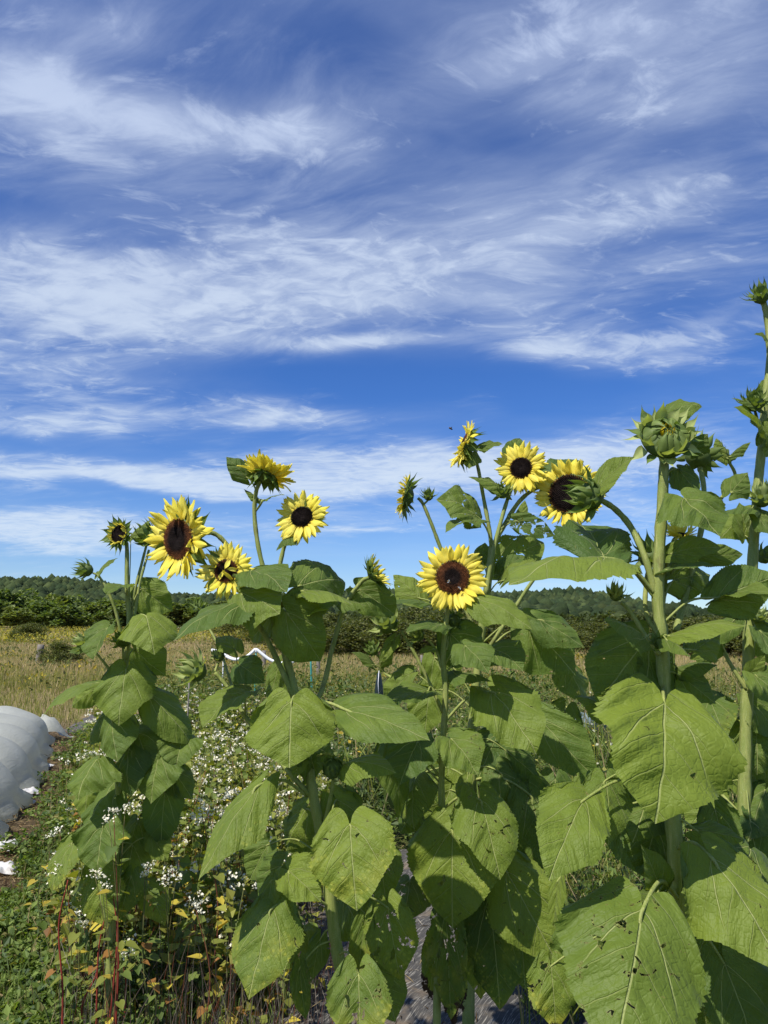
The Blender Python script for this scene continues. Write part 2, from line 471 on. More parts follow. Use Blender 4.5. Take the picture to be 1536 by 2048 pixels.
xs = np.concatenate([-np.geomspace(3000, 20, 20), np.linspace(-18, 18, 25), np.geomspace(20, 3000, 20)])
yy, xx = np.meshgrid(ys, xs, indexing='ij')
V = np.stack([xx, yy, terrain(xx, yy)], -1).reshape(-1, 3)
obj('ground', mesh_np('ground', V, grid_faces(len(ys), len(xs))[:, ::1], MAT['ground']), kind='structure')

# wooded hill: skyline read off the photo, 900 m away
SKY_PX = np.array([-500, -200, 0, 130, 200, 260, 340, 420, 480, 560, 620, 700, 800, 900, 1000, 1080, 1150, 1185, 1230, 1280, 1350, 1420, 1470, 1536, 1800, 2200])
SKY_PY = np.array([1168, 1160, 1157, 1157, 1165, 1176, 1188, 1192, 1193, 1193, 1186, 1179, 1180, 1184, 1188, 1184, 1178, 1186, 1199, 1213, 1228, 1238, 1243, 1238, 1220, 1225])
YS = 900.0
sky_z = np.array([P(a, b, YS).z for a, b in zip(SKY_PX, SKY_PY)]) - 7.5
sky_x = np.array([P(a, b, YS).x for a, b in zip(SKY_PX, SKY_PY)])
def hill_z(x, y):
    zs = np.interp(x * (900.0 / np.maximum(y, 300)) * .6 + x * .4, sky_x, sky_z)
    t = np.clip((y - 180) / 720.0, 0, 1)
    back = np.clip((y - 900) / 600.0, 0, 1)
    return 3.2 + (zs - 3.2) * (t ** 1.75) - 25 * back ** 2 + 2.5 * np.sin(x * .021 + y * .013) * t * (1 - t) * 2
m, T = material('hill')
principled(T, (0.030, 0.040, 0.016), .95, .05)
ys = np.linspace(178, 1500, 60); xs = np.linspace(-1500, 1500, 120)
yy, xx = np.meshgrid(ys, xs, indexing='ij')
V = np.stack([xx, yy, hill_z(xx, yy)], -1).reshape(-1, 3)
obj('hill', mesh_np('hill', V, grid_faces(60, 120), MAT['hill']), kind='structure')

import bmesh
def ico(sub):
    bm = bmesh.new()
    bmesh.ops.create_icosphere(bm, subdivisions=sub, radius=1.0)
    bm.verts.ensure_lookup_table()
    V = np.array([v.co[:] for v in bm.verts]); F = np.array([[v.index for v in f.verts] for f in bm.faces])
    bm.free()
    return V, F
def lumpy(sub, seed, amp=.28):
    V, F = ico(sub)
    r = np.random.default_rng(seed)
    d = np.zeros(len(V))
    for _ in range(26):
        c = r.normal(0, 1, 3); c /= np.linalg.norm(c)
        d = np.maximum(d, np.exp(-(((V - c) ** 2).sum(1)) / (2 * r.uniform(.18, .38) ** 2)) * r.uniform(.5, 1.0))
    s = 1 - amp + amp * 1.6 * d + r.normal(0, .05, len(V))
    return V * s[:, None], F, d
m, T = material('forest_canopy')
at = T.node('ShaderNodeVertexColor', layer_name='Col').outputs[0]
tco = T.node('ShaderNodeTexCoord').outputs['Object']
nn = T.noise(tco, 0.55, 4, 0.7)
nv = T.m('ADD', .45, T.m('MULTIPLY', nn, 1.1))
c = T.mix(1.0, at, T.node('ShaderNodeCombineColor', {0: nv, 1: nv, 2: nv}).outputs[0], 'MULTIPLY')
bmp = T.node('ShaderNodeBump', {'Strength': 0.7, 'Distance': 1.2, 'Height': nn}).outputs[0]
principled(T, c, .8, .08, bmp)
LUMPS = [lumpy(2, 300 + k) for k in range(6)]
def forest(y0, y1, spacing, scale, sel=2):
    pts = []
    y = y0
    while y < y1:
        sx = spacing * rng.uniform(.9, 1.1)
        x = np.arange(-.84 * y - 30, .84 * y + 30, sx)
        x = x + rng.uniform(-.45, .45, len(x)) * sx
        yv = y + rng.uniform(-.45, .45, len(x)) * spacing
        pts.append(np.stack([x, yv, hill_z(x, yv)], 1))
        y += spacing * .9
    return np.concatenate(pts)
def build_forest(pts, scale, cols):
    Vs, Fs, Cs = [], [], []
    off = 0
    which = rng.integers(0, len(LUMPS), len(pts))
    for k, (LV, LF, d) in enumerate(LUMPS):
        p = pts[which == k]
        n = len(p)
        if not n:
            continue
        s = scale * (.5 + rng.random(n) ** 1.5)
        a = rng.uniform(0, 6.28, n)
        ca, sa = np.cos(a), np.sin(a)
        X = (LV[None, :, 0] * ca[:, None] - LV[None, :, 1] * sa[:, None]) * s[:, None] + p[:, 0:1]
        Y = (LV[None, :, 0] * sa[:, None] + LV[None, :, 1] * ca[:, None]) * s[:, None] + p[:, 1:2]
        Z = LV[None, :, 2] * (s * rng.uniform(.85, 1.35, n))[:, None] + p[:, 2:3] + s[:, None] * .75
        Vs.append(np.stack([X, Y, Z], -1).reshape(-1, 3))
        Fs.append((LF[None] + (np.arange(n) * len(LV))[:, None, None] + off).reshape(-1, 3))
        off += n * len(LV)
        mixv = rng.random(n)[:, None] ** 1.4
        tone = (np.array(cols[0]) * (1 - mixv) + np.array(cols[1]) * mixv) * rng.uniform(.7, 1.25, (n, 1))
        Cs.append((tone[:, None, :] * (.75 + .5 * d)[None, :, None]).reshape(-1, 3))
    return np.concatenate(Vs), np.concatenate(Fs), np.concatenate(Cs)
FC = ((.024, .040, .016), (.056, .074, .025))
pa = forest(330, 500, 7.2, 6.5)
Va, Fa, Ca = build_forest(pa, 3.5, FC)
LUMPS = [lumpy(1, 330 + k, .38) for k in range(8)]
pb = forest(500, 940, 7.2, 6.5)
Vb, Fb, Cb = build_forest(pb, 4.8, FC)
Vf = np.concatenate([Va, Vb]); Ff_ = np.concatenate([Fa, Fb + len(Va)]); Cf = np.concatenate([Ca, Cb])
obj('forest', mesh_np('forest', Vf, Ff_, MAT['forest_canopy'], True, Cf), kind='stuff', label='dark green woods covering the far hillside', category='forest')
print('forest tris', len(Ff_))

# ------------------------------------------------------------------ cards: leaves, blades, blossoms
def cards(pos, size, aspect=.55, tilt=.6, fold=.25, r=rng, down=0.0):
    """leaf-shaped four-cornered blades growing from pos in random directions"""
    n = len(pos)
    a = r.uniform(0, 6.2832, n); e = r.normal(tilt - down, .5, n)
    d = np.stack([np.cos(a) * np.cos(e), np.sin(a) * np.cos(e), np.sin(e)], 1)
    s = np.stack([-np.sin(a), np.cos(a), np.zeros(n)], 1)
    roll = r.normal(0, .5, n)[:, None]
    u = np.cross(s, d) * -1
    s2 = s * np.cos(roll) + u * np.sin(roll); u2 = np.cross(d, s2)
    L = np.broadcast_to(np.asarray(size, dtype=float), (n,))[:, None] * r.uniform(.6, 1.35, (n, 1))
    w = L * aspect * .5
    v0 = pos; v2 = pos + d * L - u2 * L * .12
    v1 = pos + d * L * .42 + s2 * w + u2 * w * fold; v3 = pos + d * L * .42 - s2 * w + u2 * w * fold
    V = np.stack([v0, v1, v2, v3], 1).reshape(-1, 3)
    b = np.arange(n)[:, None] * 4
    F = np.concatenate([b + np.array([[0, 1, 2]]), b + np.array([[0, 2, 3]])])
    return V, F
def blades(pos, h, w, lean=.25, r=rng):
    n = len(pos)
    a = r.uniform(0, 6.2832, n)
    s = np.stack([np.cos(a), np.sin(a), np.zeros(n)], 1) * (np.broadcast_to(w, (n,)) * .5)[:, None]
    b_ = r.uniform(0, 6.2832, n); ln = np.abs(r.normal(0, lean, n)) * h
    tip = pos + np.stack([np.cos(b_) * ln, np.sin(b_) * ln, h * np.ones(n)], 1)
    mid = pos + (tip - pos) * np.array([.42, .42, .55])
    V = np.stack([pos - s, pos + s, mid + s * .8, tip, mid - s * .8], 1).reshape(-1, 3)
    k = np.arange(n)[:, None] * 5
    return V, [k + np.array([[0, 1, 2, 4]]), k + np.array([[4, 2, 3]])]
def tint(n, cols, wts, var=.25, r=rng):
    cols = np.array(cols); i = r.choice(len(cols), n, p=np.array(wts) / sum(wts))
    return cols[i] * r.uniform(1 - var, 1 + var, (n, 1))

class Heap:
    """collects geometry for one mass of vegetation"""
    def __init__(self):
        self.V, self.T, self.Q, self.C, self.n = [], [], [], [], 0
    def add(self, V, F, C):
        per = len(V) // len(C)
        self.V.append(V); self.C.append(np.repeat(C, per, axis=0))
        for f in (F if isinstance(F, list) else [F]):
            (self.T if f.shape[1] == 3 else self.Q).append(f + self.n)
        self.n += len(V)
    def mesh(self, name, mat):
        F = []
        if self.T: F.append(np.concatenate(self.T))
        if self.Q: F.append(np.concatenate(self.Q))
        print(name, 'faces', sum(len(f) for f in F))
        return mesh_np(name, np.concatenate(self.V), F, mat, False, np.concatenate(self.C))

GREEN = (.090, .138, .028); LGREEN = (.155, .205, .045); DGREEN = (.035, .062, .016); YGREEN = (.20, .22, .04)
YELLOW = (.44, .34, .05); ORANGE = (.30, .145, .04); TAN = (.38, .29, .15); PTAN = (.47, .34, .20); RED = (.19, .065, .035); BROWN = (.07, .045, .028)

# ---- woods at the foot of the hill, one mass of crowns
n = 540
ty = 182 * (345 / 182) ** rng.random(n); tx = rng.uniform(-.85, .85, n) * ty
tz = hill_z(tx, ty)
q = rng.normal(0, 1, (n, 120, 3)); q /= np.linalg.norm(q, axis=2)[..., None]
q *= (rng.uniform(.45, 1.0, (n, 120, 1)) ** .5) * rng.uniform(1.3, 2.6, (n, 1, 1)) * np.array([1.1, 1.1, .95])
q += np.sin(q * 1.7 + rng.uniform(0, 6, (n, 1, 3))) * .5
pos = (np.stack([tx, ty, tz + 1.6], 1)[:, None, :] + q).reshape(-1, 3)
V, F = cards(pos, .95, .8, .2, .3)
mixv = np.repeat(rng.random(n), 120)[:, None]
C = (np.array([.048, .070, .022]) * (1 - mixv) + np.array([.098, .116, .035]) * mixv) * rng.uniform(.6, 1.3, (len(pos), 1))
H = Heap(); H.add(V, F, C)
obj('woods', H.mesh('woods', MAT['foliage']), kind='stuff', label='leafy woods at the foot of the hill', category='woods')

# ---- trees and scrub beyond the meadow
def crown_mesh(seed, n=2600, leaf=.11, lobes=16, cols=((.105, .150, .040), (.175, .220, .055), (.065, .095, .028)), wide=1.0):
    r = np.random.default_rng(seed)
    P_ = []
    for k in range(lobes):
        a = r.uniform(0, 6.28); h = r.uniform(.18, .88); rad = (.62 * math.sin(math.pi * min(h + .12, .97)) ** .7) * r.uniform(.35, 1.0) * wide
        c = np.array([math.cos(a) * rad, math.sin(a) * rad, h])
        q = r.normal(0, 1, (n // lobes, 3)); q /= np.linalg.norm(q, axis=1)[:, None]
        P_.append(c + q * (r.uniform(.5, 1.0, (len(q), 1)) ** .4) * r.uniform(.14, .24) * np.array([1.15, 1.15, .85]))
    pos = np.concatenate(P_)
    pos = pos[pos[:, 2] > .02]
    V, F = cards(pos, leaf, .75, .1, .3, r)
    C = tint(len(pos), cols, [.5, .3, .2], .3, r)
    return mesh_np('crown', V, F, MAT['foliage'], False, np.repeat(C, 4, axis=0))
def trunk_mesh(seed):
    r = np.random.default_rng(seed)
    Vs, Fs, n = [], [], 0
    def add(path, rad, sides=6):
        nonlocal n
        V, F = tube(path, rad, sides)
        Vs.append(V); Fs.append(F[0] + n); n += len(V)
    add(spline([(0, 0, -.03), (r.uniform(-.03, .03), 0, .3), (r.uniform(-.05, .05), .02, .72)], 4), np.linspace(.03, .008, 9))
    for k in range(6):
        a = r.uniform(0, 6.28); h = r.uniform(.15, .5)
        add(spline([(0, 0, h), (math.cos(a) * .18, math.sin(a) * .18, h + .14), (math.cos(a) * .36, math.sin(a) * .36, h + .3)], 3), np.linspace(.014, .004, 7), 5)
    V = np.concatenate(Vs)
    return mesh_np('trunk', V, np.concatenate(Fs), MAT['twig'], True, np.tile(np.array([.06, .045, .032]), (len(V), 1)))
CROWNS = [crown_mesh(400 + k) for k in range(4)]
CROWNS_LIGHT = [crown_mesh(420 + k, cols=((.130, .165, .042), (.20, .23, .06), (.075, .10, .03))) for k in range(3)]
CROWN_FINE = [crown_mesh(440 + k, n=9500, leaf=.046, lobes=34, wide=1.15, cols=((.095, .112, .034), (.160, .165, .052), (.050, .064, .022))) for k in range(4)]
TRUNKS = [trunk_mesh(460 + k) for k in range(3)]
def tree(px_, Y, height, width, label, crowns, group, k, cat='tree', name='tree'):
    x = P(px_, 1270, Y).x
    z = float(terrain(np.array([x]), np.array([Y]))[0])
    t = empty(name, (x, Y, z - .03), label=label, category=cat, group=group)
    t.rotation_euler = (0, 0, k * 1.7)
    t.scale = (width, width, height)
    obj('crown', crowns[k % len(crowns)], t, (0, 0, 0))
    obj('trunk', TRUNKS[k % 3], t, (0, 0, 0))
    return t
k = 0
ORD = 'first second third fourth fifth sixth seventh eighth ninth tenth eleventh twelfth thirteenth fourteenth fifteenth sixteenth seventeenth eighteenth nineteenth twentieth twenty-first twenty-second twenty-third twenty-fourth'.split()
g1 = 'trees along the far left edge of the meadow'
for (px_, Y, h, w) in [(-40, 150, 6.4, 7), (2, 165, 8.5, 8.5), (30, 140, 4.6, 6.5), (55, 170, 8.2, 8.5), (78, 150, 6.0, 7), (104, 165, 7.6, 8), (130, 142, 5.0, 6.5), (155, 168, 7.0, 8), (180, 148, 5.4, 7),
                       (206, 162, 6.6, 8), (232, 142, 5.2, 6.5), (258, 158, 6.4, 7.5), (285, 144, 5.4, 7), (318, 155, 6.2, 7.5), (350, 142, 5.2, 7), (385, 155, 6.2, 7.5), (420, 142, 5.0, 7), (455, 152, 5.8, 7.5), (490, 142, 5.2, 7), (530, 150, 5.8, 7.5)]:
    k += 1
    tree(px_, Y, h, w, '%s tree from the left in the line behind the goldenrod' % ORD[k - 1], CROWNS if k % 3 else CROWNS_LIGHT, g1, k)
k0 = k
g2 = 'dark scrub between the meadow and the hill'
for (px_, Y, h, w) in [(585, 62, 4.2, 5.2), (625, 56, 3.6, 4.6), (665, 60, 4.1, 5.0), (700, 52, 3.4, 4.6), (745, 58, 3.9, 5.0), (790, 50, 3.3, 4.4), (830, 56, 4.6, 5.0), (872, 48, 4.2, 4.6), (915, 54, 4.8, 5.2), (958, 47, 3.6, 4.6),
                       (1000, 52, 3.9, 4.8), (1040, 48, 3.3, 4.4), (1085, 54, 3.2, 4.6), (1130, 60, 3.2, 4.6), (560, 78, 4.2, 6.0), (500, 84, 3.6, 6.0), (1180, 66, 3.2, 5), (1235, 60, 2.8, 4.6), (1290, 62, 3.2, 5), (1345, 56, 3.2, 4.6), (1400, 52, 3.6, 4.8), (1450, 48, 3.4, 4.6), (1500, 50, 4.0, 5), (1550, 46, 3.6, 4.8)]:
    k += 1
    tree(px_, Y, h * .74, w * .92, '%s dark scrub bush from the left between meadow and hill' % ORD[k - k0 - 1], CROWN_FINE, g2, k, 'bush', 'scrub_bush')
tree(125, 37, 1.15, 1.6, 'small round dark bush in tan grass beside the wooden post', CROWN_FINE, 'lone bushes in the meadow', 2, 'bush', 'scrub_bush')
tree(62, 88, 2.2, 3.4, 'low bush standing alone in the goldenrod on the left', CROWN_FINE, 'lone bushes in the meadow', 1, 'bush', 'scrub_bush')

# ---- meadow
H = Heap()
def field_pts(n, y0, y1, pw=1.0, lo=-.85, hi=.85):
    y = y0 * (y1 / y0) ** (rng.random(n) ** pw)
    x = rng.uniform(lo, hi, n) * y
    return x, y
n = 185000
x, y = field_pts(n, 12.5, 95, .85)
keep = ~((x / y > -.33) & (x / y < .5) & (y < 17)) & ~((x / y < -.30) & (x / y > -.40) & (y < 14.2))
x, y = x[keep], y[keep]; n = len(x)
pos = np.stack([x, y, terrain(x, y)], 1)
patch = .5 + .5 * np.sin(x * .31 + y * .17 + 1.5 * np.sin(y * .4)) * np.cos(x * .11 - y * .23 + np.sin(x * .5)) + rng.normal(0, .12, n)
C = tint(n, [(.50, .40, .19), (.58, .45, .25), (.40, .33, .14)], [.4, .25, .4], .3)
g = tint(n, [(.22, .24, .055), (.32, .31, .08), (.16, .18, .045)], [.5, .4, .2], .25)
isg = (rng.random(n) < np.clip(.12 + .62 * patch, .1, .9)) | (rng.random(n) < np.clip((31 - y) / 14, 0, .78))
C = np.where(isg[:, None], g, C)
h = np.where(y < 20, .12, .27) * rng.uniform(.6, 1.5, n)
V, F = blades(pos, h, .005 + .00042 * y, .40)
H.add(V, F, C)
# grey-green weeds and yellow tops spread through the grass
n = 5000
x, y = field_pts(n, 17, 80, .9)
clump = np.sin(x * .9) * np.sin(y * .35 + x * .2)
x, y = x[clump > .25], y[clump > .25]; n = len(x)
pos = np.stack([x, y, terrain(x, y) + rng.uniform(.1, .55, n)], 1)
V, F = cards(pos, .10 + .0015 * y, .6, .5)
H.add(V, F, tint(n, [(.075, .095, .03), (.05, .07, .02), (.13, .14, .05), (.40, .30, .04)], [.5, .3, .2, .06], .3))
for _ in range(70):
    cy = 18 * (70 / 18) ** rng.random(); cx = rng.uniform(-.58, .5) * cy
    nn_ = 70; sz = rng.uniform(.25, .6)
    p = np.array([cx, cy, 0]) + rng.normal(0, 1, (nn_, 3)) * np.array([sz, sz, 0])
    p[:, 2] = terrain(p[:, 0], p[:, 1]) + rng.random(nn_) * sz * 1.1
    V, F = cards(p, .09 + .0022 * cy, .5, .8)
    tone = [((.10, .135, .035), (.16, .19, .05)), ((.14, .16, .06), (.20, .21, .08)), ((.42, .34, .05), (.16, .18, .04))][rng.integers(0, 3)]
    H.add(V, F, tint(nn_, list(tone), [.5, .5], .3))
obj('meadow_grass', H.mesh('meadow_grass', MAT['dry_grass']), kind='stuff', label='tan and olive dry grass of the open meadow', category='grass')
H = Heap()
n = 56000
x, y = field_pts(n, 72, 150, 1.0)
pos = np.stack([x, y, terrain(x, y)], 1)
pos[:, 2] += rng.uniform(.1, 1.0, n)
V, F = cards(pos, .26, .5, .9)
band = np.sin(x * .07 + y * .05) + np.sin(x * .21) * .6
top = (pos[:, 2] - terrain(x, y) > .5) & (band + rng.normal(0, .6, n) > -.1)
C = np.where(top[:, None], tint(n, [(.46, .37, .04), (.36, .32, .05), (.26, .25, .05)], [.25, .4, .4], .2), tint(n, [(.14, .165, .035), (.19, .20, .045), (.10, .12, .03)], [.4, .3, .3], .25))
H.add(V, F, C)
obj('goldenrod', H.mesh('goldenrod', MAT['foliage']), kind='stuff', label='yellow green goldenrod growing across the back of the meadow', category='wildflowers')

# ---- crop rows and weeds in the middle distance
H = Heap()
n = 74000
x, y = field_pts(n, 5.4, 17.5, .95, -.32, .60)
keep = (x / y > -.07) | (y > 10.5)
x, y = x[keep], y[keep]; n = len(x)
row = .5 + .5 * np.cos((y - .25 * x) * 2.9)
hgt = (np.where(y > 10, .50, .25) + .55 * row * (.7 + .3 * np.sin(x * 1.9 + 2 * np.sin(y)))) * np.where(x / y > .22, .62, 1.0)
pos = np.stack([x, y, hgt * rng.random(n) ** .6], 1)
V, F = cards(pos, np.where(rng.random(n) < .2, .095, .055) * (.75 + y * .03), .42, .4, .25)
warm = smooth01((y - 11) / 5)[:, None] * .6
C = tint(n, [GREEN, (.085, .125, .038), DGREEN, LGREEN, (.15, .17, .06)], [.35, .3, .2, .15, .1], .3)
C = C * (1 - warm) + tint(n, [(.17, .18, .045), (.11, .13, .035)], [.5, .5], .3) * warm
H.add(V, F, C)
n = 2600
x, y = field_pts(n, 5.6, 17, .95, -.06, .56)
pos = np.stack([x, y, rng.uniform(.05, .3, n)], 1)
V, F = blades(pos, rng.uniform(.3, .75, n), .010, .5)
H.add(V, F, tint(n, [YGREEN, (.16, .15, .07), LGREEN, TAN], [.4, .3, .3, .2], .25))
n = 1500
x, y = field_pts(n, 6, 14, .95, -.1, .5)
pos = np.stack([x, y, rng.uniform(.25, .7, n)], 1)
V, F = cards(pos, .035, .9, .4)
H.add(V, F, tint(n, [(.45, .42, .12), (.6, .58, .4), (.5, .35, .04)], [.5, .3, .2], .2))
obj('crop_vines', H.mesh('crop_vines', MAT['foliage']), kind='stuff', label='tangled green vegetable vines and weeds in the middle rows', category='vines')

# ---- low weeds at lower left and under the plants on the right
H = Heap()
def dtun(x, y):
    return (x + 3.05) * .942 + (y - 6.2) * .336
n = 110000
y = 1.9 * (12.5 / 1.9) ** rng.random(n)
x = np.where(y < 3.2, rng.uniform(-2.2, -.75, n), rng.uniform(-.64, -.12, n) * y)
d = dtun(x, y) + .12 * np.sin(y * 5) + .1 * np.sin(y * 13)
patch = np.sin(x * 3.1 + 1.3 * np.sin(y * 2.2)) + np.sin(y * 4.1 + x) + rng.normal(0, .5, n)
keep = (d > .30) & (patch > -1.9)
x, y = x[keep], y[keep]; n = len(x)
mound = .05 + .06 * (1 + np.sin(x * 5 + y * 3) * np.sin(y * 4.3 - x * 2))
pos = np.stack([x, y, rng.random(n) ** .8 * mound], 1)
V, F = cards(pos, .030 + .0022 * y, .62, .12)
H.add(V, F, tint(n, [(.115, .17, .035), (.18, .24, .055), (.065, .10, .024), (.085, .135, .045), (.24, .22, .08)], [.4, .3, .12, .2, .06], .3))
n = 9000
y = 2.9 * (12 / 2.9) ** rng.random(n); x = rng.uniform(-.60, -.12, n) * y
keep = dtun(x, y) > .3
x, y = x[keep], y[keep]; n = len(x)
V, F = blades(np.stack([x, y, np.zeros(n)], 1), rng.uniform(.05, .20, n), .004 + .0006 * y, .5)
H.add(V, F, tint(n, [LGREEN, GREEN, TAN, (.2, .2, .07)], [.4, .3, .2, .2], .3))
n = 26000
y = 2.2 * (7.5 / 2.2) ** rng.random(n); x = np.where(y < 3.2, rng.uniform(1.15, 2.2, n), rng.uniform(.17, .70, n) * y)
pos = np.stack([x, y, rng.random(n) ** .8 * .28], 1)
V, F = cards(pos, .05, .45, .5)
H.add(V, F, tint(n, [GREEN, LGREEN, DGREEN, (.17, .17, .06)], [.4, .25, .2, .12], .3))
n = 2200
y = 3.0 * (7.5 / 3.0) ** rng.random(n); x = rng.uniform(.17, .62, n) * y
V, F = blades(np.stack([x, y, np.zeros(n)], 1), rng.uniform(.2, .5, n), .007, .6)
H.add(V, F, tint(n, [YGREEN, LGREEN, TAN], [.4, .3, .3], .25))
obj('low_weeds', H.mesh('low_weeds', MAT['foliage']), kind='stuff', label='low green weeds carpeting the ground between the beds', category='weeds')
# straw and dead bits
H = Heap()
n = 5200
y = 2.9 * (12 / 2.9) ** rng.random(n)
e = rng.normal(.15, .28, n)
x = -3.05 + (e - (y - 6.2) * .336) / .942
V, F = cards(np.stack([x, y, rng.uniform(.004, .03, n)], 1), .06, .14, .05)
H.add(V, F, tint(n, [TAN, PTAN, BROWN, (.18, .12, .06)], [.4, .2, .3, .3], .3))
n = 4200
y = 2.3 * (6.5 / 2.3) ** rng.random(n); x = rng.uniform(-.40, .55, n) * y
V, F = cards(np.stack([x, y, rng.uniform(.006, .03, n)], 1), .05, .10, .05)
H.add(V, F, tint(n, [TAN, BROWN, (.40, .36, .30), (.16, .11, .06)], [.3, .3, .25, .3], .3))
n = 1200
y = 2.6 * (5.0 / 2.6) ** rng.random(n); x = rng.uniform(-.40, -.02, n) * y
V, F = blades(np.stack([x, y, np.zeros(n)], 1), rng.uniform(.15, .5, n), .0028, .35)
H.add(V, F, tint(n, [(.16, .12, .10), (.10, .08, .07), RED, (.28, .24, .2)], [.4, .3, .2, .2], .3))
obj('straw_litter', H.mesh('straw_litter', MAT['dry_grass']), kind='stuff', label='dry straw and dead stalks strewn on the soil', category='straw')

# ---- buckwheat
def buckwheat_shapes(base, Ht, r, ncl=5, nl=11, old=.5, flw=13):
    """returns stem, leaf list and blossom list geometry for one plant"""
    lean = r.normal(0, .10, 2) * Ht
    path = spline([base, base + np.array([lean[0] * .3, lean[1] * .3, Ht * .5]), base + np.array([lean[0], lean[1], Ht])], 3)
    st = tube(path, np.linspace(.0032, .0016, len(path)), 3)
    tl = r.uniform(.2, .97, nl)
    lp = np.array([path[int(t * (len(path) - 1))] for t in tl]) + r.normal(0, .05, (nl, 3)) * np.array([1, 1, .4])
    lc = []
    for t in tl:
        q = r.random()
        if t < .68 * old + .2 and q < .75:
            lc.append([YELLOW, (.55, .44, .06), YGREEN, (.28, .28, .05), ORANGE, YGREEN][r.integers(0, 6)])
        else:
            lc.append([LGREEN, (.16, .20, .04), YGREEN, (.28, .28, .05)][r.integers(0, 4)])
    cl = []
    for _ in range(ncl):
        t = r.uniform(.78, 1.03)
        c = path[0] + (path[-1] - path[0]) * t + r.normal(0, 1, 3) * np.array([.055, .055, .025])
        cl.append(c)
    return path, st, lp, np.array(lc), np.array(cl)
def blossom_geo(c, r, n=14, rad=.016, s=.0085):
    p = c + r.normal(0, 1, (n, 3)) * np.array([rad, rad, rad * .6])
    return cards(p, s, .95, .9, .3, r)
H = Heap(); HB = Heap(); HS = Heap()
NB = 560
yb = 3.1 * (11.5 / 3.1) ** (rng.random(NB) ** .9)
xb = (-.085 - .31 * rng.random(NB)) * yb
keep_l = (dtun(xb, yb) > .60) & ~((np.abs(xb + 1.06) < .16) & (yb < 3.6))
sparse = (xb / yb > -.20) & (yb < 4.4) & (rng.random(NB) < .12)
for i in np.nonzero(keep_l & ~sparse)[0]:
    Ht = rng.uniform(.42, .80) * (.82 if yb[i] < 4 else 1)
    path, st, lp, lc, cl = buckwheat_shapes(np.array([xb[i], yb[i], 0]), Ht, rng, ncl=rng.integers(2, 5), nl=30, old=.6 if yb[i] < 6 else .3)
    HS.add(st[0], st[1], np.array([RED if rng.random() < .15 else (.13, .14, .05)]))
    V, F = cards(lp, .044 + .0018 * yb[i], .9, .0)
    H.add(V, F, lc * rng.uniform(.7, 1.2, (len(lc), 1)))
    for c in cl:
        V, F = blossom_geo(c, rng, 9, .010, .0105 + .0006 * yb[i])
        HB.add(V, F, tint(9, [(.92, .87, .68), (.84, .77, .54), (.55, .50, .22)], [.7, .2, .1], .1))
mass = obj('buckwheat', H.mesh('buckwheat', MAT['foliage']), kind='stuff', label='patch of yellowing buckwheat full of small white flowers', category='buckwheat')
obj('blossoms', HB.mesh('blossoms', MAT['blossom']), mass, (0, 0, 0), kind='stuff')
obj('stalks', HS.mesh('stalks', MAT['twig']), mass, (0, 0, 0), kind='stuff')

# single tall buckwheat plants that stand out in front
def buckwheat_plant(label, px_, py_, Y, tops, red=None, group='single buckwheat stalks in front'):
    """(px_, py_): the highest blossom; tops: offsets of further blossom heads in photo pixels"""
    top = npv3(P(px_, py_, Y))
    base = np.array([top[0] + rng.normal(0, .03) + .02, Y + .02, 0.0])
    red = rng.random() < .45 if red is None else red
    rt = empty('buckwheat_plant', tuple(base), label=label, category='buckwheat', group=group)
    midp = base + (top - base) * .5 + np.array([rng.normal(0, .05), 0, 0])
    path = spline([base, midp, top - np.array([0, 0, .01])], 5)
    V, F = tube(path, np.linspace(.0026, .0013, len(path)), 6)
    C = np.tile(np.array(RED if red else (.14, .16, .05)), (len(V), 1))
    obj('stalk', mesh_np('stalk', V - base, F, MAT['twig'], True, C), rt, (0, 0, 0))
    for (ox, oy) in [(0, 0)] + tops:
        c = npv3(P(px_ + ox, py_ + oy, Y + rng.uniform(-.03, .03)))
        V, F = blossom_geo(c, rng, 24, .0125, .0095)
        o = obj('flower_cluster', mesh_np('flower_cluster', V - base, F, MAT['blossom'], False, np.repeat(tint(24, [(.92, .88, .70), (.84, .78, .58)], [.8, .2], .08), 4, axis=0)), rt, (0, 0, 0))
        if ox or oy:
            V, F = tube(spline([path[-5], (path[-5] + c) / 2 + np.array([0, 0, .01]), c], 3), .0014, 4)
            obj('branchlet', mesh_np('branchlet', V - base, F, MAT['twig'], True, np.tile(np.array((.15, .13, .05)), (len(V), 1))), rt, (0, 0, 0))
    for j in range(11):
        p = path[rng.integers(3, len(path) - 1)]
        V, F = heart_leaf(p, .045 * rng.uniform(.7, 1.3), rng)
        c = [YELLOW, (.55, .44, .06), ORANGE, YGREEN, YGREEN, LGREEN, LGREEN, GREEN][rng.integers(0, 8)]
        obj('leaf', mesh_np('leaf', V - base, F, MAT['foliage'], True, np.tile(np.array(c), (len(V), 1))), rt, (0, 0, 0))
    return rt
def npv3(v):
    return np.array([v[0], v[1], v[2]])
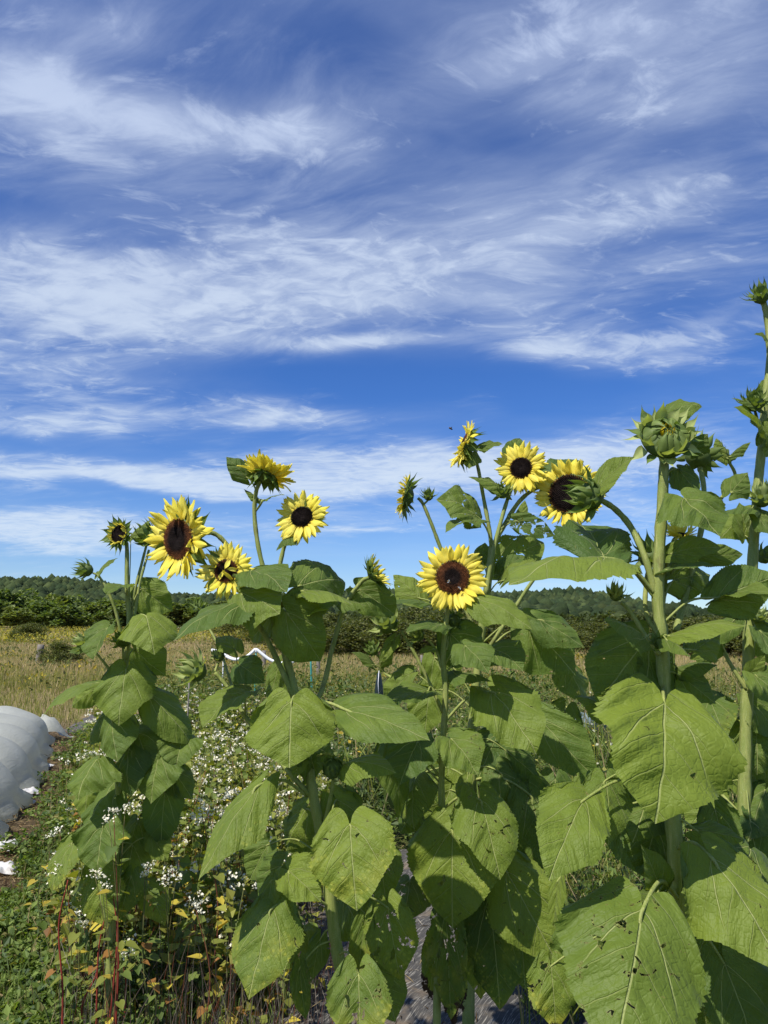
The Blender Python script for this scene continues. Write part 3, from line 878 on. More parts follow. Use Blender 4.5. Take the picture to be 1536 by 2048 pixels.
def heart_leaf(p, L, r):
    a = r.uniform(0, 6.28); e = r.uniform(-.7, .3)
    d = np.array([math.cos(a) * math.cos(e), math.sin(a) * math.cos(e), math.sin(e)])
    s = np.array([-math.sin(a), math.cos(a), 0]); u = np.cross(d, s)
    pts = [(0, .0), (-.12, .22), (.05, .42), (.35, .40), (.7, .18), (1.0, 0)]
    V = [p + d * .03]
    mid = []
    for (t, w) in pts:
        mid.append(p + d * (.03 + max(t, 0) * L))
    R_ = [p + d * (.03 + t * L) + s * w * L + u * w * L * .35 for (t, w) in pts]
    L_ = [p + d * (.03 + t * L) - s * w * L + u * w * L * .35 for (t, w) in pts]
    V = np.array(mid + R_ + L_)
    F = []
    for i in range(5):
        F.append([i, i + 1, 6 + i + 1, 6 + i]); F.append([i + 1, i, 12 + i, 12 + i + 1])
    return V, np.array(F)
BW = 'buckwheat stalk with white flowers before the bushy left sunflower, %s'
for (a, b, Y, tops) in [(120, 1734, 3.0, [(-12, 10)]), (203, 1753, 2.85, [(-14, -6), (8, 22)]), (228, 1625, 2.8, [(22, -4), (-10, 14)]), (161, 1823, 3.0, [(-18, -14), (6, 22)]), (101, 1672, 3.6, [(14, -12)])]:
    buckwheat_plant(BW % {120: 'at its lower left', 203: 'beside its stem', 228: 'the highest one', 161: 'low in front', 101: 'furthest left of it'}[a], a, b, Y, tops)
BW2 = '%s white-flowered buckwheat stalk from the left between the two left sunflowers'
for (a, b, Y, tops) in [(296, 1734, 3.0, [(-6, 14)]), (338, 1743, 2.95, [(14, 12), (-8, 20)]), (307, 1665, 3.3, []), (329, 1616, 3.4, [(10, 10)]), (404, 1621, 3.2, [(-12, 14), (16, 8)]), (260, 1888, 2.9, [(-8, 20)]), (390, 1805, 3.0, [(8, 16)]), (450, 1660, 3.3, [(14, 10)]), (470, 1585, 3.6, [(-14, 8)])]:
    buckwheat_plant(BW2 % ORD[[260, 296, 307, 329, 338, 390, 404, 450, 470].index(a)], a, b, Y, tops)

for i, (a, b, dY) in enumerate([(196, 1905, -.10), (208, 1840, -.16), (226, 1790, -.20), (236, 1880, -.12), (136, 1760, -.25), (246, 1930, -.05)]):
    lab = ['leftmost of the close-set red stalks at the foot of the bushy left sunflower', 'second red stalk from the left at the foot of the bushy sunflower', 'third red stalk from the left at the foot of the bushy sunflower',
           'fourth red stalk from the left at the foot of the bushy sunflower', 'lone tall red stalk in the weeds left of the bushy sunflower', 'shortest red stalk right of the foot of the bushy sunflower'][i]
    t_ = npv3(P(a, b, 3.1 + dY)); b_ = np.array([t_[0] - .015 + .006 * i, 3.1 + dY + .02, 0.])
    rt = empty('red_stalk', tuple(b_), label=lab, category='stalk', group='bare red buckwheat stalks')
    path = spline([b_, b_ + (t_ - b_) * .4 + np.array([rng.normal(0, .012), 0, 0]), b_ + (t_ - b_) * .75 + np.array([rng.normal(0, .015), 0, 0]), t_], 5)
    V, F = tube(path, np.linspace(.0046, .0018, len(path)), 7)
    obj('stem', mesh_np('stem', V - b_, F, MAT['twig'], True, np.tile(np.array((.26, .045, .03)), (len(V), 1))), rt, (0, 0, 0))
    for j in range(3):
        p = path[rng.integers(6, len(path) - 1)]
        V, F = heart_leaf(p, .04, rng)
        obj('leaf', mesh_np('leaf', V - b_, F, MAT['foliage'], True, np.tile(np.array([ORANGE, YELLOW, YGREEN][j]), (len(V), 1))), rt, (0, 0, 0))

# ---- row cover, sheets, hose, posts
m, T = material('row_cover')
tco = T.node('ShaderNodeTexCoord').outputs['Object']
n1 = T.noise(tco, 3.0, 4, .6); n2 = T.noise(tco, 260.0, 2, .6)
col = T.mix(T.ramp(n1, .3, .75), (.50, .515, .46), (.58, .595, .54))
bmp = T.node('ShaderNodeBump', {'Strength': .28, 'Distance': .03, 'Height': T.m('ADD', T.noise(T.vm('MULTIPLY', tco, (16.0, 4.0, 16.0)), 1.0, 5, .6, 1.2), T.m('MULTIPLY', n2, .06))}).outputs[0]
principled(T, col, .6, .15, bmp, (.80, .80, .68), .44)
DIRN = np.array([-.336, .942, 0]); RGT = np.array([.942, .336, 0])
A0 = np.array([-3.05, 6.2, 0]) - RGT * .56
ns, nc = 150, 34
s = np.linspace(-3.2, 5.15, ns); th = np.linspace(0, math.pi, nc)
ss, tt = np.meshgrid(s, th, indexing='ij')
uu = (ss / 1.05 + .05 * np.sin(tt * 2)) % 1.0
hoop = 1 - np.sin(math.pi * uu)
rad = .72 + .28 * np.sin(math.pi * uu) ** .5
endt = smooth01((5.15 - ss) / .55)
fr = np.sin(tt * 7 + ss * 2) * .008 + np.sin(tt * 24 + np.floor(ss / 1.05) * 2) * .016 * hoop ** 3 + np.sin(tt * 5 + ss * 1.3) * .02 * (1 - hoop)
wid = .60 * (rad + fr) * (.30 + .70 * endt)
hg = .53 * (rad + fr) * (.10 + .90 * endt ** .7)
flare = np.where(np.sin(tt) < .15, .05 * (1 + np.sin(ss * 11)), 0)
X = np.cos(tt) * (wid + flare); Z = np.sin(tt) ** .8 * hg + .006
off = .05 * np.sin(ss * .9)
V = A0 + ss[..., None] * DIRN + (X + off)[..., None] * RGT + Z[..., None] * np.array([0, 0, 1.0])
o = obj('row_cover', mesh_np('row_cover', V.reshape(-1, 3), grid_faces(ns, nc)[:, ::-1], MAT['row_cover']), label='long white fabric row cover tunnel sagging over hoops', category='row cover')
# gathered tail of the fabric at the far end
def crumple(name, c, sx, sy, h, seed, label, cat, mat, ang_=0., group=None):
    r = np.random.default_rng(seed)
    n_ = 16
    u, v = np.meshgrid(np.linspace(-1, 1, n_), np.linspace(-1, 1, n_), indexing='ij')
    z = np.zeros_like(u)
    for _ in range(7):
        d = r.normal(0, 1, 2) * np.array([1.0, 2.2]); z += np.abs(np.sin(u * d[0] * 2.4 + v * d[1] * 2.0 + r.uniform(0, 6))) * .3
    z = (z / z.max()) * h * np.clip(1.15 - (u * u + v * v) * .75, .08, 1)
    edge = 1 + .18 * np.sin(np.arctan2(v, u) * 5 + seed)
    x_ = u * sx * edge; y_ = v * sy * edge
    ca, sa = math.cos(ang_), math.sin(ang_)
    V = np.stack([x_ * ca - y_ * sa, x_ * sa + y_ * ca, z + .01], -1).reshape(-1, 3)
    kw = dict(label=label, category=cat)
    if group: kw['group'] = group
    return obj(name, mesh_np(name, V, grid_faces(n_, n_), mat), None, tuple(c), **kw)
e = A0 + DIRN * 5.0 + RGT * .32
crumple('fabric_bundle', e, .30, .42, .42, 5, 'gathered white fabric bundle at the far end of the tunnel', 'fabric', MAT['row_cover'], -.3)
m, T = material('white_plastic')
tco = T.node('ShaderNodeTexCoord').outputs['Object']
principled(T, T.mix(T.ramp(T.noise(tco, 14.0, 3), .4, .7), (.78, .77, .75), (.55, .52, .49)), .45, .3, None, (.8, .8, .8), .2)
for i, (a, b, sx, sy, lab) in enumerate([(66, 1540, .30, .13, 'crumpled white plastic scrap beside the tunnel, the one highest up the picture'),
                                     (54, 1592, .16, .12, 'crumpled white plastic scrap second from the tunnel end'),
                                     (36, 1614, .22, .10, 'crumpled white plastic scrap in the middle of the row beside the tunnel'),
                                     (10, 1700, .15, .14, 'crumpled white plastic scrap second lowest at the left edge'),
                                     (2, 1748, .12, .16, 'crumpled white plastic scrap lowest at the left edge')]):
    crumple('plastic_scrap', ground_at(a, b), sx * .62, sy * .6, .07, 20 + i, lab, 'scrap', MAT['white_plastic'], .5 + .3 * i, 'white plastic scraps along the tunnel')

m, T = material('weed_fabric')
tco = T.node('ShaderNodeTexCoord').outputs['Object']
rotv = T.node('ShaderNodeVectorRotate', {'Vector': tco, 'Angle': .5}, rotation_type='Z_AXIS').outputs[0]
w1 = T.noise(T.vm('MULTIPLY', rotv, (160.0, 9.0, 1.0)), 1.0, 3, .7)
w2 = T.noise(T.vm('MULTIPLY', rotv, (7.0, 120.0, 1.0)), 1.0, 3, .7)
n1 = T.noise(tco, 5.0, 4, .6)
col = T.mix(T.m('MULTIPLY', T.ramp(w1, .50, .70), .9), (.060, .057, .052), (.38, .355, .30))
col = T.mix(T.m('MULTIPLY', T.ramp(w2, .62, .75), .5), col, (.24, .23, .21))
col = T.mix(T.ramp(n1, .52, .72), col, (.19, .145, .095))
bmp = T.node('ShaderNodeBump', {'Strength': .6, 'Distance': .02, 'Height': T.m('ADD', n1, T.m('MULTIPLY', w1, .1))}).outputs[0]
principled(T, col, .75, .15, bmp)
def sheet(name, x0, x1, y0, y1, label, sk=0.0):
    nx, ny = 40, 40
    u, v = np.meshgrid(np.linspace(0, 1, nx), np.linspace(0, 1, ny), indexing='ij')
    X = x0 + (x1 - x0) * u + sk * v; Y = y0 + (y1 - y0) * v
    Z = .008 + .010 * (np.sin(X * 9 + Y * 3) * np.sin(Y * 7 - X * 2) + 1) + .006 * np.sin(X * 21 + Y * 13) + .006
    return obj(name, mesh_np(name, np.stack([X, Y, Z], -1).reshape(-1, 3), grid_faces(nx, ny)[:, ::-1], MAT['weed_fabric']), label=label, category='fabric', group='black weed fabric sheets')
sheet('weed_fabric', -.62, 1.30, 2.2, 5.5, 'dusty black woven weed fabric under the middle sunflowers', -.25)
sheet('weed_fabric', -4.95, -3.9, 11.6, 14.2, 'dark weed fabric strip just past the far end of the tunnel', -.5)

m, T = material('white_pipe'); principled(T, (.78, .78, .77), .4, .4)
m, T = material('teal_metal'); principled(T, (.05, .25, .20), .45, .4)
m, T = material('weathered_wood')
tco = T.node('ShaderNodeTexCoord').outputs['Object']
principled(T, T.mix(T.noise(T.vm('MULTIPLY', tco, (1, 1, .1)), 60.0, 3, .6), (.10, .085, .07), (.30, .27, .23)), .85, .1)
m, T = material('dark_plastic'); principled(T, (.012, .022, .02), .4, .4)
YH = 14.0
hp = [npv3(P(a, b, YH + c)) for (a, b, c) in [(424, 1300, .3), (443, 1305, .2), (456, 1314, .1), (472, 1319, 0), (492, 1314, 0), (504, 1305, 0), (512, 1299, 0), (524, 1308, 0), (541, 1320, 0), (562, 1326, 0), (584, 1324, 0), (602, 1316, 0), (621, 1305, 0)]]
V, F = tube(spline(hp, 5), .030, 10)
obj('hose', mesh_np('hose', V, F, MAT['white_pipe']), label='white hose hanging in loops between stakes', category='hose')
def stake(name, px_, py_top, Y, r_, mat, label, cat, cap=None, group=None, lean=0.):
    t = npv3(P(px_, py_top, Y)); b = np.array([t[0] + lean, Y, float(terrain(np.array([t[0]]), np.array([Y]))[0])])
    kw = dict(label=label, category=cat)
    if group: kw['group'] = group
    rt = empty(name, tuple(b), **kw)
    path = np.linspace(b, t, 6) + np.array([0, 0, -.05]) * np.linspace(1, 0, 6)[:, None]
    V, F = tube(path, r_ * np.linspace(1.05, .95, 6), 8)
    obj('shaft', mesh_np('shaft', V - b, F, MAT[mat]), rt, (0, 0, 0))
    if cap:
        V, F = tube(np.array([t - [0, 0, .03], t + [0, 0, .015], t + [0, 0, .03]]), np.array([r_ * 1.5, r_ * 1.5, r_ * .6]), 8)
        obj('cap', mesh_np('cap', V - b, F, MAT[cap]), rt, (0, 0, 0))
    return rt
stake('garden_stake', 447, 1309, YH + .2, .012, 'white_pipe', 'white stake at the left end of the hanging hose', 'stake', 'white_pipe', 'stakes holding the hose')
stake('garden_stake', 512, 1302, YH, .018, 'teal_metal', 'teal stake under the peak of the hanging hose', 'stake', 'white_pipe', 'stakes holding the hose')
stake('garden_stake', 621, 1308, YH, .020, 'teal_metal', 'teal metal stake at the right end of the hanging hose', 'stake', None, 'stakes holding the hose', .06)
stake('fence_post', 637, 1300, 26, .075, 'weathered_wood', 'pale fence post just right of the teal stake', 'post', 'white_pipe', 'posts in the meadow')
stake('fence_post', 528, 1301, 32, .09, 'weathered_wood', 'grey fence post behind the hanging hose', 'post', None, 'posts in the meadow')
stake('fence_post', 584, 1303, 34, .07, 'weathered_wood', 'thin fence post behind the low loop of the hose', 'post', None, 'posts in the meadow')
stake('fence_post', 82, 1289, 37, .16, 'weathered_wood', 'weathered wooden post in the tan meadow beside the round bush', 'post', None, 'posts in the meadow', -.05)
stake('garden_stake', 379, 1348, 7.5, .008, 'weathered_wood', 'thin grey stake left of the spiky bud cluster', 'stake', None, 'stakes in the crop rows')
stake('garden_stake', 843, 1310, 20, .035, 'weathered_wood', 'thin grey stake behind the middle sunflower', 'stake', None, 'stakes in the crop rows')
t = npv3(P(758, 1346, 9.5)); b = np.array([t[0], 9.5, 0.])
rt = empty('wrapped_stake', tuple(b), label='dark wrapped stake with a white tie among the crop rows', category='stake')
V, F = tube(spline([b, b + (t - b) * .55, b + (t - b) * .8, t], 4), np.array([.03] * 4 + [.035, .045, .055, .055, .052, .046, .038, .03, .02]), 10)
obj('wrap', mesh_np('wrap', V - b, F, MAT['dark_plastic']), rt, (0, 0, 0))
V, F = tube(np.array([t - [0, .06, .30], t - [.01, .062, .12], t + [0, -.02, .03]]), .004, 6)
obj('tie', mesh_np('tie', V - b, F, MAT['white_pipe']), rt, (0, 0, 0))

# blue-green cabbages past the right-hand plants
m, T = material('cabbage_leaf')
tco = T.node('ShaderNodeTexCoord').outputs['Object']
principled(T, T.mix(T.noise(tco, 22.0, 3), (.16, .22, .22), (.34, .40, .42)), .45, .3, None, (.3, .4, .3), .12)
def cab_leaf(seed):
    n_ = 9
    u, v = np.meshgrid(np.linspace(0, 1, n_), np.linspace(-1, 1, n_), indexing='ij')
    w = .55 * np.sin(np.pi * np.clip(u * .85 + .12, 0, 1)) ** .6
    X = u; Y = v * w; Z = .45 * u ** 1.6 - .10 * np.cos(v * 2.5) + .05 * np.sin(v * 9 + seed) * u
    return mesh_np('leaf', np.stack([X, Y, Z], -1).reshape(-1, 3), grid_faces(n_, n_), MAT['cabbage_leaf'])
CABL = [cab_leaf(k) for k in range(3)]
def cabbage(px_, py_, s, label, k):
    g_ = ground_at(px_, py_)
    rt = empty('cabbage', tuple(g_), label=label, category='cabbage', group='cabbages in a row')
    V, F = lathe0([(.0, .02), (.08, .03), (.12, .10), (.11, .19), (.06, .25), (.001, .27)])
    obj('heart', mesh_np('heart', V * s, F, MAT['cabbage_leaf']), rt, (0, 0, 0))
    for i in range(11):
        a = i * 2.4 + k
        el_ = -.1 - .09 * i
        mm = Matrix.Rotation(a, 4, 'Z') @ Matrix.Translation((.04, 0, .05 + .008 * i)) @ Matrix.Rotation(el_, 4, 'Y') @ Matrix.Scale(.34 * s * (1 - .035 * i), 4)
        obj('leaf', CABL[i % 3], rt, mat4=mm)
def lathe0(prof, m_=12):
    V = np.array([[r_ * math.cos(k / m_ * 6.2832), r_ * math.sin(k / m_ * 6.2832), z_] for (r_, z_) in prof for k in range(m_)])
    ii, jj = np.meshgrid(np.arange(len(prof) - 1), np.arange(m_), indexing='ij')
    a0 = (ii * m_ + jj).ravel(); a1 = (ii * m_ + (jj + 1) % m_).ravel()
    return V, np.stack([a0, a1, a1 + m_, a0 + m_], 1)
for k, (a, b, s) in enumerate([(1122, 1482, 1.1), (1142, 1486, 1.2), (1160, 1478, 1.0), (1105, 1490, 1.1), (1180, 1492, 1.1)]):
    cabbage(a, b, s, '%s blue-grey cabbage from the left in the row behind the sunflowers' % ['second', 'third', 'fourth', 'first', 'fifth'][k], k)
# ------------------------------------------------------------------ sunflowers
LEAF_HINT = np.array([-0.10, -0.85, 0.50]); LEAF_HINT /= np.linalg.norm(LEAF_HINT)

def npv(v):
    return np.array([v[0], v[1], v[2]], dtype=float)

def leaf_profile(t, point):
    # half-width along the leaf, heart-shaped, 1 at the widest
    k = np.array([0.0, .06, .14, .24, .36, .50, .64, .78, .90, .96, 1.0])
    w = np.array([.70, .87, .975, 1.02, 1.02, .94, .775, .515, .235, .095, 0.0])
    d = np.linspace(-.1, 1.1, 241)
    c = np.interp(d, k, w, left=.50, right=0)
    c = np.convolve(np.pad(c, 9, mode='edge'), np.ones(19) / 19, 'valid')
    return np.clip(np.interp(t, d, c) * np.where(t > .97, (1 - t) / .03, 1.0), 0, 1.2) ** point

def leaf_mesh(base, tip, ratio, roll=0., bend=.5, fold=.15, side=.25, ruffle=.035, lobe=.26, skew=0., seed=0, res=(34, 18), point=1.0):
    """one heart-shaped toothed leaf blade from its petiole joint (base) to its tip; vertices are relative to base"""
    r = np.random.default_rng(seed)
    ax = tip - base
    L = np.linalg.norm(ax)
    y = ax / L
    z = LEAF_HINT - y * LEAF_HINT.dot(y); z /= np.linalg.norm(z)
    x = np.cross(y, z)
    a = R(roll)
    z2 = z * math.cos(a) + x * math.sin(a)
    x = np.cross(y, z2); z = z2
    if fold < .3:
        fold = r.choice([-1, 1]) * (r.uniform(.06, .24) if L > .17 else r.uniform(.14, .46))
    bend = bend * r.uniform(.7, 1.5); point = point * r.uniform(.82, 1.2)
    nt, ns = res
    t = np.linspace(0, 1, nt)
    s = np.linspace(-1, 1, ns + 1)
    tt, ss = np.meshgrid(t, s, indexing='ij')
    hw = leaf_profile(tt, point) * ratio * L * 0.5
    asym = 1.0 + skew * np.sign(ss) * 0.5
    # teeth on the rim, every other row
    tooth = np.where((np.arange(nt) % 2 == 0)[:, None] & (np.abs(ss) > .999) & (tt > 0.03) & (tt < .97), 1.045 + r.uniform(-.015, .03, (nt, 1)), 1.0)
    wob = 1 + r.uniform(.03, .12) * np.sin(tt * 6 + r.uniform(0, 6)) * np.abs(ss) * np.sign(ss) + 0.04 * np.sin(tt * 15 + r.uniform(0, 6)) * np.abs(ss)
    X = ss * hw * asym * tooth * wob
    sw = np.sin(np.pi * np.clip(np.abs(ss), 0, 1) ** 0.85) ** .75
    Yl = tt * L - lobe * L * sw * (1 - tt) ** 2.2 + np.where(tooth > 1, -.006 * L, 0)
    # bend along the length (arc whose chord is base-tip), convex towards the upper face
    tl = np.clip(Yl / L, -.35, 1.0)
    if abs(bend) > 1e-3:
        rad = 1.0 / (2 * math.sin(min(abs(bend), 3.0) / 2))
        th = (tl - 0.5) * bend
        cy = np.sin(th) * rad * np.sign(bend) + .5
        cz = np.cos(th) * rad - math.cos(bend / 2) * rad
        cz *= np.sign(bend)
        Yb, Zb = cy * L, cz * L
        ny, nz = np.sin(th), np.cos(th)
    else:
        Yb, Zb, ny, nz = Yl, np.zeros_like(Yl), np.zeros_like(Yl), np.ones_like(Yl)
    ww = ratio * L
    xn = X / (ww * .5)
    lift = fold * np.abs(X) - side * X * X / ww * (0.6 + 0.8 * tt)
    lift -= r.uniform(-.10, .55) * ww * .5 * np.clip(np.abs(xn) - .38, 0, 1) * np.clip(1 - tt * 1.4, 0, 1)
    ph = r.uniform(0, 6.28, 4)
    ruffle = ruffle * r.uniform(.9, 2.1); side = side * r.uniform(.9, 2.6)
    lift += ruffle * ww * xn ** 2 * (np.sin(tt * 9 + ph[0] + 2.0 * np.sign(ss)) + .6 * np.sin(tt * 17 + ph[1] - np.sign(ss)))
    lift += 0.022 * ww * np.sin(tt * 11 + ph[2]) * np.cos(xn * 4 + ph[3]) + .010 * ww * np.sin(tt * 23 + xn * 7 + ph[1]) * np.sin(xn * 9 + ph[0])
    # quilting between side veins
    lift += 0.020 * ww * np.sin((tt - 0.42 * np.abs(xn) * ratio) / 0.235 * 6.28) * np.clip(np.abs(xn) * 2, 0, 1) * (1 - tt)
    lift -= ww * r.uniform(0, .11) * np.abs(xn) ** 4 * np.where(ss > 0, r.uniform(.2, 1), r.uniform(.2, 1))
    tw = r.uniform(-.3, .3)
    X2 = X * np.cos(tw * tt) ; lift += X * np.sin(tw * tt)
    V = X2[..., None] * x + (Yb + ny * lift)[..., None] * y + (Zb + nz * lift)[..., None] * z
    V = V.reshape(-1, 3)
    F = grid_faces(nt, ns + 1)
    F = F[:, ::-1]
    uv = np.stack([(X / ww).ravel(), (Yl / L).ravel()], 1)
    nrm0 = np.cross(V[F[5, 1]] - V[F[5, 0]], V[F[5, 2]] - V[F[5, 0]])
    if nrm0.dot(z) < 0:
        F = F[:, ::-1]
    return V, F, uv

def petal_mesh(k):
    r = np.random.default_rng(100 + k)
    nt, ns = 9, 4
    t = np.linspace(0, 1, nt); s = np.linspace(-1, 1, ns + 1)
    tt, ss = np.meshgrid(t, s, indexing='ij')
    w = np.interp(tt, [0, .12, .35, .6, .8, .93, 1], [.45, .72, 1.0, .95, .66, .28, .0]) * r.uniform(.115, .165)
    curl = r.uniform(-.28, .30)
    X = tt * 1.0
    Y = ss * w + .05 * np.sin(tt * 3 + r.uniform(0, 6)) * tt
    Z = .022 * np.cos(ss * 2.6) - .012 + curl * tt ** 2.2 + .02 * np.sin(tt * 8 + r.uniform(0, 6)) + .012 * np.cos(ss * 9)
    tw = r.uniform(-.5, .5) * tt
    Y, Z = Y * np.cos(tw) - (Z - curl * tt ** 2.2) * np.sin(tw), Z + Y * np.sin(tw)
    V = np.stack([X, Y, Z], -1).reshape(-1, 3)
    uv = np.stack([(ss * .5 + .5).ravel(), tt.ravel()], 1)
    return mesh_np('petal', V, grid_faces(nt, ns + 1), MAT['petal'], True, None, uv)

def bract_mesh(k, pale=0.0, cr=(-.30, .22)):
    r = np.random.default_rng(200 + k)
    nt, ns = 9, 4
    t = np.linspace(0, 1, nt); s = np.linspace(-1, 1, ns + 1)
    tt, ss = np.meshgrid(t, s, indexing='ij')
    w = np.interp(tt, [0, .15, .32, .5, .68, .84, 1], [.80, 1.0, .93, .56, .20, .06, .0]) * r.uniform(.21, .27)
    curl = r.uniform(*cr)
    X = tt
    Y = ss * w + .07 * np.sin(tt * 4 + r.uniform(0, 6)) * tt ** 2
    Z = curl * tt ** 2.4 + .10 * ss ** 2 * (1 - tt) + .02 * np.sin(tt * 9)
    V = np.stack([X, Y, Z], -1).reshape(-1, 3)
    g = (1 - .35 * np.abs(ss) + .2 * tt).ravel()[:, None]
    c = (np.array([.135, .200, .042]) * (1 - pale) + np.array([.42, .47, .17]) * pale)[None, :] * g
    return mesh_np('bract', V, grid_faces(nt, ns + 1), MAT['bract'], True, c)

PETALS = [petal_mesh(k) for k in range(8)]
BRACTS = [bract_mesh(k) for k in range(5)]
BRACTS_PALE = [bract_mesh(k, 1.0, (-.35, .45)) for k in range(5)]
WRAPS = [bract_mesh(10 + k, .15, (.18, .5)) for k in range(5)]
WRAPS_PALE = [bract_mesh(10 + k, .7, (.18, .5)) for k in range(5)]

def disc_mesh(Rd, dome, dark=.5, seed=0):
    """domed seed disc covered with spirals of florets, a red-brown outer ring round a near-black middle"""
    r = np.random.default_rng(seed)
    n = 520
    i = np.arange(n) + .5
    rr = np.sqrt(i / n) ; th = i * 2.399963
    cx, cy = rr * np.cos(th) * Rd, rr * np.sin(th) * Rd
    cz = dome * Rd * (1 - rr ** 2.2) - .10 * Rd * np.exp(-(rr / .28) ** 2)
    h = Rd * (.035 + .05 * rr ** 2) * r.uniform(.7, 1.4, n)
    q = Rd * .052
    V, C = [], []
    ring = np.array([.105, .040, .016]); blk = np.array([.010, .006, .005]); gold = np.array([.22, .11, .02])
    for k in range(4):
        a = th + k * math.pi / 2
        V.append(np.stack([cx + q * np.cos(a), cy + q * np.sin(a), cz], 1))
    V.append(np.stack([cx, cy, cz + h], 1))
    mixr = np.clip((rr - dark) / .28, 0, 1)[:, None]
    cc = blk * (1 - mixr) + ring * mixr
    cc = np.where((rr[:, None] > .9) & (r.random(n)[:, None] < .35), gold, cc) * r.uniform(.6, 1.5, n)[:, None]
    Vf = np.stack(V, 1).reshape(-1, 3)
    b = np.arange(n)[:, None] * 5
    T3 = np.concatenate([b + np.array([[0, 1, 4]]), b + np.array([[1, 2, 4]]), b + np.array([[2, 3, 4]]), b + np.array([[3, 0, 4]])])
    Cf = np.repeat(cc, 5, axis=0); Cf[4::5] *= 1.7
    # dome below
    m = 20; rows = 6
    Vd = []
    for a in range(rows):
        f = a / (rows - 1) * 1.02
        for k in range(m):
            Vd.append([f * Rd * math.cos(k / m * 6.2832), f * Rd * math.sin(k / m * 6.2832), dome * Rd * (1 - f ** 2.2) - .10 * Rd * math.exp(-(f / .28) ** 2) - .01 * Rd])
    Vd = np.array(Vd)
    ii, jj = np.meshgrid(np.arange(rows - 1), np.arange(m), indexing='ij')
    a0 = (ii * m + jj).ravel() + len(Vf); a1 = (ii * m + (jj + 1) % m).ravel() + len(Vf)
    Q = np.stack([a0, a0 + m, a1 + m, a1], 1)
    Vall = np.concatenate([Vf, Vd]); Call = np.concatenate([Cf, np.tile(blk * 1.2, (len(Vd), 1))])
    return mesh_np('disc', Vall, [T3, Q], MAT['disc_florets'], False, Call)

def lathe(prof, m=18):
    V = np.array([[r_ * math.cos(k / m * 6.2832), r_ * math.sin(k / m * 6.2832), z_] for (r_, z_) in prof for k in range(m)])
    ii, jj = np.meshgrid(np.arange(len(prof) - 1), np.arange(m), indexing='ij')
    a0 = (ii * m + jj).ravel(); a1 = (ii * m + (jj + 1) % m).ravel()
    return V, np.stack([a0, a1, a1 + m, a0 + m], 1)

